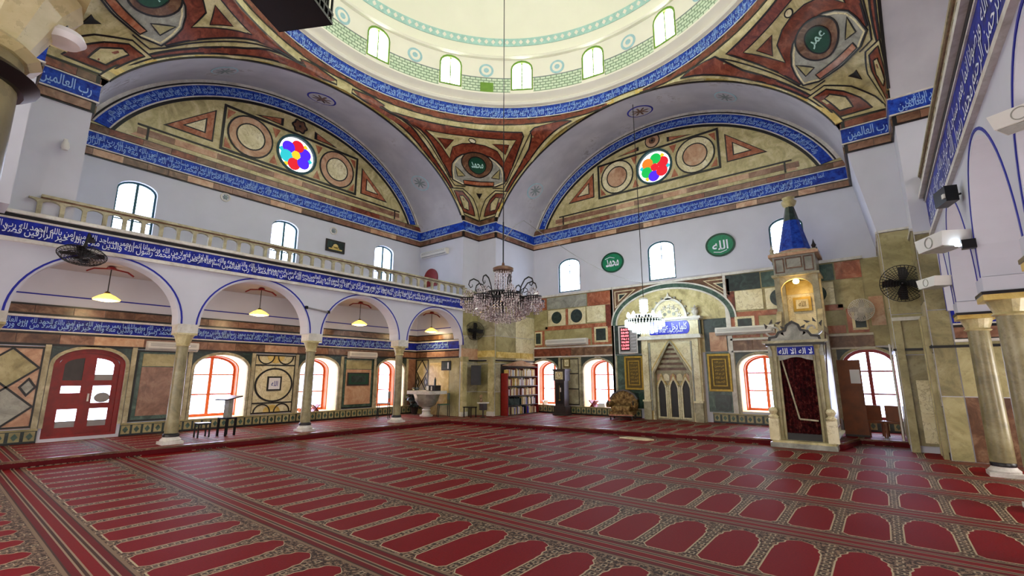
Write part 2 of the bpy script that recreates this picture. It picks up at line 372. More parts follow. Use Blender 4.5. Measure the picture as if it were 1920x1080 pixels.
def blocks(fr, u0, u1, v0, v1, w0, w1, L, mats, parent, name='stone'):
    u = u0
    while u < u1 - .02:
        l = L * R_.uniform(.7, 1.35); e = u + l
        if u1 - e < L * .5: e = u1
        rpiece(fr, u + .004, v0, e - .004, v1, R_.choice(mats), parent, w0, w1 + R_.uniform(0, .004), name); u = e
# ================================================ STRUCTURE
ZS, Z0, Z1 = 7.3, 7.85, 10.9
HW = {'left': 5.55, 'back': 5.69, 'right': 5.55, 'near': 5.69}
RF = {'left': 3.1, 'back': 3.5, 'right': 3.3, 'near': 3.3}       # arch rise at the square
RB = {'left': 3.7, 'back': 3.85, 'right': 3.5, 'near': 3.5}      # and at the outer wall
FR0_ = {'left': FL0, 'back': FB0, 'right': FR0, 'near': FN0}
CU = {'left': CY, 'back': CX, 'right': -CY, 'near': -CX}
def seg(u, rise, hw):
    R = (hw * hw + rise * rise) / (2 * rise); return (math.sqrt(max(R * R - (hw * u) ** 2, 0)) - (R - rise)) / rise
def arch_h(u, rise, hw=5.55):
    u = min(abs(u), 1); return rise * (.5 * math.sqrt(max(0, 1 - u * u)) + .5 * seg(u, rise, hw))
def arch_inv(h, rise):
    if h >= rise: return 0.
    lo, hi = 0., 1.
    for _ in range(26):
        m = (lo + hi) / 2
        if arch_h(m, rise) > h: lo = m
        else: hi = m
    return lo
def sm(x): x = min(max(x, 0), 1); return x * x * (3 - 2 * x)

# ---- floor and platform
fl = MB(); fl.box(-D, -WY - D, -.1, W + D, D, 0); o = fl.build('floor', 'carpet'); tag(o, kind='structure')
edge = [(.28, -WY - D), (.3, -11), (.48, -8), (.62, -2.05), (10.2, -.72), (11.5, -.55), (11.75, .6), (W + D, .9)]
pf = MB().prism(FLOOR, [(-D, D), (-D, -WY - D)] + edge + [(W + D, D)], 0, ZP).build('platform_floor', 'carpet'); tag(pf, kind='structure')
MB().stroke(FLOOR, edge, .06, .02, ZP - .035).build('riser', 'riser', pf)
MB().stroke(FLOOR, [(a - .02, b + .02) for a, b in edge], .05, ZP - .03, ZP + .006).build('edge_strip', 'brn', pf)
# ---- windows
WIN = [0]
def window(fr, u0, u1, zb, zs, zt, wmat, pane, depth=.85, nv=(0.5,), hs=(.36, .68), fw_=.09, name=None, bar=.042):
    WIN[0] += 1; r = struct(name or 'window_%d' % WIN[0]); w = -depth
    ou = arch_poly(u0, u1, zb, zs, zt); inn = arch_poly(u0 + fw_, u1 - fw_, zb + fw_, zs, zt - fw_)
    MB().ring(fr, ou, inn, w, w + .06).build('frame', wmat, r)
    if depth > .3: MB().ring(fr, ou, arch_poly(u0 + .012, u1 - .012, zb + .012, zs, zt - .012), w + .06, -.002).build('reveal', 'cream', r); MB().ring(fr, ou, arch_poly(u0 + .04, u1 - .04, zb + .01, zs, zt - .04), w + .06, w + .26).build('shutter_lining', 'orng', r)
    MB().prism(fr, inn, w + .005, w + .015).build('pane', pane, r)
    for k in nv:
        u = u0 + (u1 - u0) * k; top = zs + (zt - zs) * math.sqrt(max(0, 1 - (2 * k - 1) ** 2)) - .03
        rpiece(fr, u - bar, zb + .03, u + bar, top, wmat, r, w + .015, w + .055, 'glazing_bar')
    for k in hs:
        z = zb + (zt - zb) * k; rpiece(fr, u0 + .03, z - bar * .5, u1 - .03, z + bar * .5, wmat, r, w + .016, w + .045, 'glazing_bar')
    return r
TH = .95
# left wall
lw_low = [(-8.75, -7.35, .42, 1.78, 2.2), (-5.75, -4.38, .42, 1.78, 2.2), (-2.76, -1.5, .42, 1.78, 2.2)]
door_l = (-11.56, -10.24, .2, 1.86, 2.24)
lw_up = [(-10.98, -10.12, 5.15, 6.4, 6.66), (-7.07, -6.2, 5.15, 6.4, 6.64), (-3.16, -2.28, 5.15, 6.42, 6.66)]
holes = [arch_poly(*a) for a in lw_low + [door_l] + lw_up + [(-14.6, -13.3, .42, 1.78, 2.2), (-14.6, -13.5, 5.15, 6.4, 6.66)]] + [circ((CY - .05, 9.06), .68, 28)]
def top_arc(side, n=40):
    c, h, r = CU[side], HW[side], RB[side]
    return [(c + h * math.cos(math.pi * i / n), ZS + arch_h(math.cos(math.pi * i / n), r + .02, h)) for i in range(n + 1)]
wl_ = holes_wall(MB(), FL, [(-WY - D, 0), (D, 0), (D, ZS), (CU['left'] + HW['left'], ZS)] + top_arc('left')[1:-1] + [(CU['left'] - HW['left'], ZS), (-WY - D, ZS)], holes, TH).build('wall_left', 'plaster'); tag(wl_, kind='structure')
for a in lw_low: window(FL, *a, 'orng', 'pane')
for a in lw_up: window(FL, *a, 'teal', 'paneo', depth=.16, hs=(.3,), fw_=.045, bar=.028, nv=(.5,))
window(FL, -14.6, -13.3, .42, 1.78, 2.2, 'orng', 'pane'); window(FL, -14.6, -13.5, 5.15, 6.4, 6.66, 'teal', 'paneo', .16)
# back wall
bw_low = [(.75, 2.05, .42, 1.8, 2.22), (3.25, 4.52, .42, 1.8, 2.22), (8.82, 10.05, .5, 1.8, 2.25), (11.48, 12.7, .42, 1.85, 2.33)]
bw_up = [(2.18, 3.22, 4.98, 6.08, 6.38), (6.07, 7.07, 4.98, 6.12, 6.42), (10.05, 10.98, 4.98, 6.15, 6.45)]
holes = [arch_poly(*a) for a in bw_low + bw_up] + [circ((6.52, 9.33), .68, 28)]
wb_ = holes_wall(MB(), FB, [(-D, 0), (W + D, 0), (W + D, ZS), (CU['back'] + HW['back'], ZS)] + top_arc('back')[1:-1] + [(CU['back'] - HW['back'], ZS), (-D, ZS)], holes, TH).build('wall_back', 'plaster'); tag(wb_, kind='structure')
for i, a in enumerate(bw_low): window(FB, *a, 'orng' if i < 3 else 'redw', 'pane', depth=.85 if i < 3 else .2)
for a in bw_up: window(FB, *a, 'teal', 'paneo', depth=.1, nv=(), hs=(.2, .42, .62, .8), fw_=.05, bar=.012)
for a in bw_up:
    c = (a[0] + a[1]) / 2; rpiece(FB, c - .01, a[2] + .75, c + .01, a[4] - .05, 'teal', None, -.085, -.05, 'trim_%d' % (bw_up.index(a) + 40))['kind'] = 'structure'
# right and near walls (beside and behind the camera); unseen windows added as fill
rw = [(u, u + 1.3, .42, 1.78, 2.2) for u in (1.5, 4.5, 7.5, 10.4, 13.2)] + [(u, u + .9, 5.6, 6.6, 6.9) for u in (2.3, 6.1, 10.1, 13.6)]
o = holes_wall(MB(), FRW, [(-D, 0), (WY + D, 0), (WY + D, ZS), (CU['right'] + HW['right'], ZS)] + top_arc('right')[1:-1] + [(CU['right'] - HW['right'], ZS), (-D, ZS)], [arch_poly(*a) for a in rw], TH).build('wall_right', 'plaster'); tag(o, kind='structure')
for a in rw: window(FRW, *a, 'orng', 'panes', depth=.25, hs=(.5,))
nw = [(u, u + 1.3, .42, 1.78, 2.2) for u in (-12.4, -9.3, -3.9, -1.2)] + [(-7.4, -5.8, .2, 2.1, 2.6)] + [(u, u + 1.1, 5.2, 6.5, 6.9) for u in (-11, -7.2, -3.3)]
o = holes_wall(MB(), FNW, [(-W - D, 0), (D, 0), (D, ZS), (CU['near'] + HW['near'], ZS)] + top_arc('near')[1:-1] + [(CU['near'] - HW['near'], ZS), (-W - D, ZS)], [arch_poly(*a) for a in nw], TH).build('wall_near', 'plaster'); tag(o, kind='structure')
for a in nw: window(FNW, *a, 'orng', 'panes', depth=.25, hs=(.5,))
# ---- piers in the four corners
def pier(name, boxes):
    m = MB()
    for b in boxes: m.box(*b)
    o = m.build(name, 'plaster'); tag(o, kind='structure'); return o
pbl = pier('wall_pier_back_left', [(-D, -E, 0, 0, D, Z0), (0, 0, 0, E, D, Z0)])
pbr = pier('wall_pier_back_right', [(W, -E, 0, W + D, D, Z0), (W - .55, 0, 0, W, D, 4.8)])
o = MB().prism(FB0, [(W - .55, 4.8), (W, 4.8), (W, Z0), (W - E, Z0), (W - E, 7.1)], -D, 0).build('wall_pier_back_right', 'plaster'); o['kind'] = 'structure'
pnl = pier('wall_pier_near_left', [(-D, -WY - D, 4.5, 0, -WY + E, Z0), (0, -WY - D, 4.5, E, -WY, Z0)])
pnr = pier('wall_pier_near_right', [(W, -WY - D, 4.7, W + D, -WY + E, Z0), (W - E, -WY - D, 4.7, W, -WY, Z0)])
# ---- vault soffits of the four bays
for side in ('left', 'back', 'right', 'near'):
    fr, c, h = FR0_[side], CU[side], HW[side]; n = 48; vs, fs = [], []
    for j, w in enumerate((0, -.64, -1.28, -1.92, -D)):
        k = j / 4; r = RF[side] * (1 - k) + RB[side] * k
        for i in range(n + 1):
            u = math.cos(math.pi * i / n); vs.append(fr.p(c + h * u, ZS + arch_h(u, r, h), w))
    for w, k in ((-D, 1), (0, 0)):       # masonry above
        r = RF[side] * (1 - k) + RB[side] * k
        for i in range(n + 1):
            u = math.cos(math.pi * i / n); vs.append(fr.p(c + (h + .12) * u, ZS + arch_h(u, r, h) + .25, w))
    for j in range(6):
        for i in range(n): a = j * (n + 1) + i; fs.append((a, a + 1, a + n + 2, a + n + 1))
    o = MB().add(vs, fs).build('ceiling_vault_' + side, 'vault', smooth=True); tag(o, kind='structure')
    # marble voussoirs along the front edge of the arch
    if side != 'near':
        N = 40; cuts = [i / N for i in range(N + 1)]
        def pt(k, e):
            u = math.cos(math.pi * k); hh = h + e; return (c + hh * u, ZS + (arch_h(u, RF[side], h)) * (1 + e / RF[side]))
        k0 = next(q / 400 for q in range(200) if pt(q / 400, 0)[1] > Z0 - .02); 
        for i in range(N):
            a = k0 + (1 - 2 * k0) * i / N; b = k0 + (1 - 2 * k0) * (i + 1) / N; m_ = (a + b) / 2
            piece(fr, [pt(a, .0), pt(m_, .0), pt(b, .0), pt(b, .17), pt(m_, .17), pt(a, .17)][::-1], R_.choice(['yel2', 'yel2', 'yel', 'crm']), o, -.02, .035, 'voussoir')
        ks = [k0 + (1 - 2 * k0) * i / 80 for i in range(81)]
        line(fr, [pt(k, -.005) for k in ks], .03, 'blk', o, -.02, .04); line(fr, [pt(k, .185) for k in ks], .035, 'blk', o, -.02, .045)
# ---- roof slabs over the bays' corners so that no daylight leaks in
rf = MB()
for b in [(-D - .6, -WY - D - .6, Z0, E, -WY + E, Z0 + .3), (-D - .6, -E, Z0, E, D + .6, Z0 + .3), (W - E, -E, Z0, W + D + .6, D + .6, Z0 + .3), (W - E, -WY - D - .6, Z0, W + D + .6, -WY + E, Z0 + .3)]: pass
# ---- pendentives
def pend_raw(cn, s, t):
    rl = RF['left'] if cn[0] == 0 else RF['right']; rb = RF['back'] if cn[1] == 0 else RF['near']
    z = Z0 + t * (Z1 - Z0); aL = 6.45 - 5.55 * arch_inv(z - ZS, rl); aB = 6.6 - 5.69 * arch_inv(z - ZS, rb)
    plx, ply, pbx, pby = -6.6, -aL + 6.45, aB - 6.6, 6.45
    fl_ = math.atan2(ply, plx) % (2 * math.pi); fb = math.atan2(pby, pbx)
    a = fl_ + (fb - fl_) * s; r = math.hypot(plx, ply) * (1 - s) + math.hypot(pbx, pby) * s
    k2 = sm((t - .55) / .45); r = r * (1 - k2) + 6.47 * k2
    x, y = 6.6 + r * math.cos(a), -6.45 + r * math.sin(a)
    qx, qy = (0, -aL * (1 - 2 * s)) if s < .5 else (aB * (2 * s - 1), 0)
    k = 1 - sm(t / .45); x = x * (1 - k) + qx * k; y = y * (1 - k) + qy * k
    if cn[0]: x = W - x
    if cn[1]: y = -WY - y
    return Vector((x, y, z))
PC = {}
def pend(cn):
    def f(s, t, w=0):
        key = (cn, round(s, 5), round(t, 5))
        if key not in PC:
            p = pend_raw(cn, s, t); e = .004
            a = pend_raw(cn, min(s + e, 1), t) - pend_raw(cn, max(s - e, 0), t); b = pend_raw(cn, s, min(t + e, 1)) - pend_raw(cn, s, max(t - e, 0))
            n = a.cross(b).normalized()
            if n.dot(Vector((CX, CY, 8)) - p) < 0: n = -n
            PC[key] = (p, n)
        p, n = PC[key]; return p + n * w
    return f
G = [i / 12 for i in range(1, 12)]; GT = [i / 12 for i in range(1, 12)]
def mir(p): return [(1 - a, b) for a, b in reversed(p)]
def stroke3(f, pts, wd, w, mat, name, parent, closed=False, step=.035):
    P = list(pts) + ([pts[0]] if closed else []); S = []
    for a, b in zip(P, P[1:]):
        n = max(1, int(math.hypot(b[0] - a[0], b[1] - a[1]) / step)); S += [(a[0] + (b[0] - a[0]) * i / n, a[1] + (b[1] - a[1]) * i / n) for i in range(n)]
    S.append(P[-1]); Q = [f(a, b, w) for a, b in S]; N = [(f(a, b, w + .05) - q).normalized() for (a, b), q in zip(S, Q)]; vs = []
    for i, q in enumerate(Q):
        d = (Q[min(i + 1, len(Q) - 1)] - Q[max(i - 1, 0)])
        if closed and i in (0, len(Q) - 1): d = Q[1] - Q[-2]
        sd = d.normalized().cross(N[i]) * (wd / 2); vs += [q + sd, q - sd, q - sd - N[i] * .03, q + sd - N[i] * .03]
    fs = []
    for i in range(len(Q) - 1):
        a = i * 4; fs += [(a, a + 1, a + 5, a + 4), (a + 1, a + 2, a + 6, a + 5), (a + 3, a, a + 4, a + 7)]
    return MB().add(vs, fs).build(name, mat, parent)
def pendentive(cn, deco=True):
    f = pend(cn)
    o = patch([[(0, 0), (1, 0), (1, 1), (0, 1)]], f, 0, 0, 'yel', 'ceiling_pendentive', None, [i / 24 for i in range(1, 24)], [i / 20 for i in range(1, 20)]); tag(o, kind='structure')
    if not deco: return
    def P(poly, mat, w, name='panel', outline=.05):
        patch([poly], f, -.01, w, mat, name, o, G, GT)
        if outline: stroke3(f, poly, outline, w + .006, 'blk', 'border', o, True)
    P([(.0, .95), (.1, .93), (.5, .925), (.9, .93), (1, .95), (1, .995), (0, .995)], 'red', .012, 'red_band')
    sd = [(.03, .9), (.035, .7), (.04, .5), (.045, .3), (.09, .3), (.085, .5), (.1, .7), (.17, .88), (.1, .92)]
    P(sd[::-1], 'red', .010, 'red_band'); P(mir(sd)[::-1], 'red', .010, 'red_band')
    P([(.14, .41), (.86, .41), (.81, .84), (.65, .85), (.5, .855), (.35, .85), (.19, .84)], 'red', .014, 'red_triangle')
    P([(.22, .775), (.25, .59), (.33, .685), (.42, .722), (.5, .733), (.58, .722), (.67, .685), (.75, .59), (.78, .775), (.5, .785)], 'yel', .02, 'yellow_field', .03)
    a = [(.255, .735), (.26, .66), (.37, .74)]
    P(a, 'red', .026, 'triangle', .025); P(mir(a), 'red', .026, 'triangle', .025)
    dome = [(.26, .355), (.74, .355), (.85, .39), (.80, .48), (.75, .55), (.68, .605), (.62, .637), (.5, .665), (.38, .637), (.32, .605), (.25, .55), (.20, .48), (.15, .39)]
    P(dome, 'gry', .024, 'niche_field', .04); stroke3(f, [(.5 + (a - .5) * .93, .5 + (b - .5) * .93) for a, b in dome], .04, .03, 'crm', 'border', o, True)
    for sgn in (0, 1):
        a = [(.24, .43), (.27, .53), (.34, .44)]; a = mir(a) if sgn else a; P(a, 'oliv', .03, 'triangle', .03)
    P(circ((.5, .55), .15, 28, .115), 'brn', .034, 'dark_ring', .04); P(circ((.5, .552), .085, 24, .08), 'dkgreen', .046, 'green_medallion', .03)
    f2 = lambda a, b: f(a, b, .052)
    mb = MB(); put_text(mb, 'محمد' if cn == (0, 0) else 'عمر', (lambda a, b: f2(a, b)) if cn[0] == cn[1] else (lambda a, b: f2(1 - a, b)), .44, .53, .06, .12, .02); mb.build('lettering', 'mint', o)
    P([(.29, .365), (.71, .365), (.70, .40), (.30, .40)], 'rust', .036, 'bar', .03)
    P(circ((.5, .752), .022, 14, .018), 'crm', .03, 'disc', .03)
    P([(.45, .295), (.5, .246), (.55, .295)], 'blk', .02, 'triangle', 0)
    lo = [(.05, .30), (.03, .02), (.49, .012), (.46, .125), (.39, .238), (.25, .317)]
    lr = [(.085, .28), (.06, .05), (.38, .05), (.36, .15), (.31, .23), (.23, .29)]; lc = [(.14, .235), (.13, .10), (.25, .10), (.28, .19), (.21, .25)]
    for q in (lo, lr, lc):
        m_ = {0: 'yel', 1: 'red', 2: 'yel'}[(lo, lr, lc).index(q)]; ww = .012 + .008 * (lo, lr, lc).index(q)
        P(q, m_, ww, 'lobe', .035); P(mir(q), m_, ww, 'lobe', .035)
    stroke3(f, [(.16, .86), (.12, .4), (.14, .335), (.3, .34)], .03, .02, 'blk', 'border', o); stroke3(f, mir([(.16, .86), (.12, .4), (.14, .335), (.3, .34)]), .03, .02, 'blk', 'border', o)
pendentive((0, 0)); pendentive((0, 1)); pendentive((1, 0)); pendentive((1, 1), False)
# ---- ring, drum and dome
def cyl(R):
    def f(u, z, w=0): a = -u / R; return Vector((CX + (R - w) * math.cos(a), CY + (R - w) * math.sin(a), z))
    return f
CI = 2 * math.pi
def ring_band(R, prof, mat, name, parent, n=120):
    return MB().add([(CX + (R - w) * math.cos(CI * k / n), CY + (R - w) * math.sin(CI * k / n), z) for w, z in prof for k in range(n)],
        [(i * n + k, i * n + (k + 1) % n, (i + 1) * n + (k + 1) % n, (i + 1) * n + k) for i in range(len(prof) - 1) for k in range(n)]).build(name, mat, parent, True)
rg = ring_band(6.5, [(-.4, 10.86), (0, 10.86), (0, 11.45), (-.4, 11.45)], 'blk', 'ceiling_ring', None); tag(rg, kind='structure')
ring_band(6.5, [(0, 10.9), (.05, 10.9), (.05, 11.34), (0, 11.34)], 'blue', 'blue_band', rg)
f = cyl(6.5); tb = MB(); run_text(tb, lambda u, v: f(u, v, .056), -CI * 6.5 * .96, -CI * 6.5 * .04, 10.9, 11.34, 0, .55); tb.build('lettering', 'letb', rg)
for z in (10.895, 11.33): ring_band(6.5, [(0, z), (.065, z), (.065, z + .03), (0, z + .03)], 'wstone', 'fillet', rg)
ring_band(6.5, [(.0, 11.37), (.12, 11.42), (.16, 11.5), (.1, 11.56), (.22, 11.66), (.3, 11.74), (.3, 11.8), (-.3, 11.8)], 'drum', 'cornice', rg)
dr = struct('ceiling_drum'); RD = 6.3; f = cyl(RD); L_ = CI * RD
waz = [math.radians(123.4 + 24 * k) % CI for k in range(15)]
wu = sorted([(L_ - a * RD) for a in waz]); hw_ = .38
hl = [arch_poly(u - hw_, u + hw_, 11.98, 12.82, 13.14, 8) for u in wu]
CUTU = [L_ * i / 120 for i in range(1, 120)]
patch([[(0, 11.7), (L_, 11.7), (L_, 13.3), (0, 13.3)]] + hl, f, -.3, 0, 'drum', 'drum_wall', dr, CUTU)
pm = []
for i in range(15):      # painted masonry dado between the windows
    a = wu[i - 1] + hw_ + .05 - (L_ if i == 0 else 0); b = wu[i] - hw_ - .05
    patch([[(a, 11.8), (b, 11.8), (b, 12.42), (a, 12.42)]], f, -.01, .008, 'mason', 'masonry_panel', dr, [a + (b - a) * k / 6 for k in range(1, 6)])
    patch([[(a - .02, 12.42), (b + .02, 12.42), (b + .02, 12.45), (a - .02, 12.45)]], f, 0, .015, 'rep', 'border', dr, [a + (b - a) * k / 6 for k in range(1, 6)])
    m_ = (a + b) / 2
    rs = [patch([circ((m_, 12.74), .27, 20)], f, 0, .012, 'turq', 'rosette', dr, [m_ - .1, m_, m_ + .1])]
    patch([circ((m_, 12.74), .19, 16)], f, 0, .018, 'drum', 'rosette', dr, [m_]); patch([circ((m_, 12.74), .1, 8)], f, 0, .024, 'turq', 'rosette', dr, [m_])
for u in wu:
    WIN[0] += 1; r = struct('window_%d' % WIN[0])
    ou, inn = arch_poly(u - hw_ - .03, u + hw_ + .03, 11.95, 12.82, 13.17, 8), arch_poly(u - hw_ + .03, u + hw_ - .03, 12.01, 12.82, 13.08, 8)
    fr = Fr(f(u, 0, 0), (Vector((math.sin(-u / RD), -math.cos(-u / RD), 0))), (Vector((-math.cos(-u / RD), -math.sin(-u / RD), 0))))
    sh = lambda P: [(a - u, b) for a, b in P]
    MB().ring(fr, sh(ou), sh(inn), -.08, .02).build('frame', 'lime', r); MB().prism(fr, sh(inn), -.1, -.09).build('pane', 'paned', r)
    rpiece(fr, -.02, 12.0, .02, 13.08, 'lime', r, -.09, -.03, 'glazing_bar')
g = wu[[round(math.degrees((L_ - q) / RD)) for q in wu].index(147)] if 147 in [round(math.degrees((L_ - q) / RD)) for q in wu] else wu[5]
gu = L_ - math.radians(135.2) * RD
gs = patch([[(gu - .24, 11.83), (gu + .24, 11.83), (gu + .24, 12.22), (gu - .24, 12.22)]], f, .01, .05, 'lime', 'banner', None, [gu]); tag(gs, 'small green square banner on the painted masonry between two dome windows', 'banner')
prof = []
for i in range(25):
    a = math.pi / 2 * i / 24; prof.append((6.3 * math.cos(a), 13.25 + 4.6 * math.sin(a)))
n = 96
dm = MB().add([(CX + r * math.cos(CI * k / n), CY + r * math.sin(CI * k / n), z) for r, z in prof for k in range(n)], [(i * n + k, i * n + (k + 1) % n, (i + 1) * n + (k + 1) % n, (i + 1) * n + k) for i in range(24) for k in range(n)]).build('ceiling_dome', 'dome', None, True); tag(dm, kind='structure')
ring_band(6.3, [(0, 13.2), (.1, 13.22), (.14, 13.28), (.06, 13.36), (0, 13.4)], 'drum', 'moulding', dm)
def domef(u, v, w=0):
    a = v / 4.6; return Vector((CX + (6.3 * math.cos(a) - w) * math.cos(-u / 6.3), CY + (6.3 * math.cos(a) - w) * math.sin(-u / 6.3), 13.25 + 4.6 * math.sin(a)))
vs, fs = [], []
for i in range(200):
    for k, (v, w) in enumerate(((.5, .01), (.5, .03), (.78, .03), (.78, .01))): vs.append(domef(L_ * i / 200, v, w))
fs = [(i * 4 + k, i * 4 + (k + 1) % 4, ((i + 1) % 200) * 4 + (k + 1) % 4, ((i + 1) % 200) * 4 + k) for i in range(200) for k in range(4)]
MB().add(vs, fs).build('turquoise_band', 'mint', dm)
lo = MB()
for i in range(150):
    u = L_ * (i + .5) / 150; lo.add([domef(u + a, .64 + b, .036) for a, b in ((-.08, 0), (0, -.09), (.08, 0), (0, .09))], [(0, 1, 2, 3)])
o = lo.build('lozenges', 'drum', dm); o['kind'] = 'stuff'
# ---- upper cornice: blue inscription between marble strips
NP = []
path = [(E, -WY - D), (E, -WY), (0, -WY), (0, -WY + E), (-D, -WY + E), (-D, -E), (0, -E), (0, 0), (E, 0), (E, D), (W - E, D), (W - E, 0), (W, 0), (W, -E), (W + D, -E), (W + D, -WY + E), (W, -WY + E), (W, -WY), (W - E, -WY), (W - E, -WY - D)]
def offs(path, w):
    out = []
    for i, p in enumerate(path):
        ns = []
        for a, b in ((i - 1, i), (i, i + 1)):
            if 0 <= a and b < len(path):
                d = Vector((path[b][0] - path[a][0], path[b][1] - path[a][1])).normalized(); ns.append(Vector((d.y, -d.x)))
        m = ns[0] if len(ns) == 1 else (ns[0] + ns[1]) / (1 + ns[0].dot(ns[1])); out.append((p[0] + m.x * w, p[1] + m.y * w))
    return out
def band(path, z0, z1, w0, w1, mat, name, parent):
    A, B = offs(path, w0), offs(path, w1); n = len(path); vs = []
    for P_, z in ((A, z0), (B, z0), (B, z1), (A, z1)): vs += [(x, y, z) for x, y in P_]
    fs = [(k * n + i, k * n + i + 1, ((k + 1) % 4) * n + i + 1, ((k + 1) % 4) * n + i) for k in range(4) for i in range(n - 1)]
    return MB().add(vs, fs).build(name, mat, parent)
cn_ = band(path, 7.0, 7.86, -.02, .03, 'blk', 'trim_1', None); tag(cn_, kind='structure')
band(path, 7.25, 7.62, .03, .055, 'blue', 'blue_band', cn_)
for z in (7.225, 7.62): band(path, z, z + .03, .03, .07, 'wstone', 'fillet', cn_)
tb = MB()
for i, (a, b) in enumerate(zip(path, path[1:])):
    L = math.hypot(b[0] - a[0], b[1] - a[1]); d = Vector((b[0] - a[0], b[1] - a[1])) / L; fr = Fr((a[0], a[1], 0), (d.x, d.y, 0), (d.y, -d.x, 0))
    if i in (0, 15, 16, 17, 18): continue
    if L > 2: run_text(tb, lambda u, v: fr.p(u, v, .06), .05, L - .05, 7.25, 7.62, i, .6)
    else: put_text(tb, 'رب العالمين', lambda u, v: fr.p(u, v, .06), .07, 7.28, .3, L - .14, .012)
    blocks(fr, .04, L - .04, 7.67, 7.83, .03, .055, .55, ['mauve', 'brn', 'mauve', 'red'] if L > 3 else ['brn', 'red'], cn_, 'marble_block')
    blocks(fr, .04, L - .04, 7.03, 7.2, .03, .055, .55, ['mauve', 'pink', 'mauve', 'brn'] if L > 3 else ['brn', 'mauve'], cn_, 'marble_block')
tb.build('lettering', 'letb', cn_)
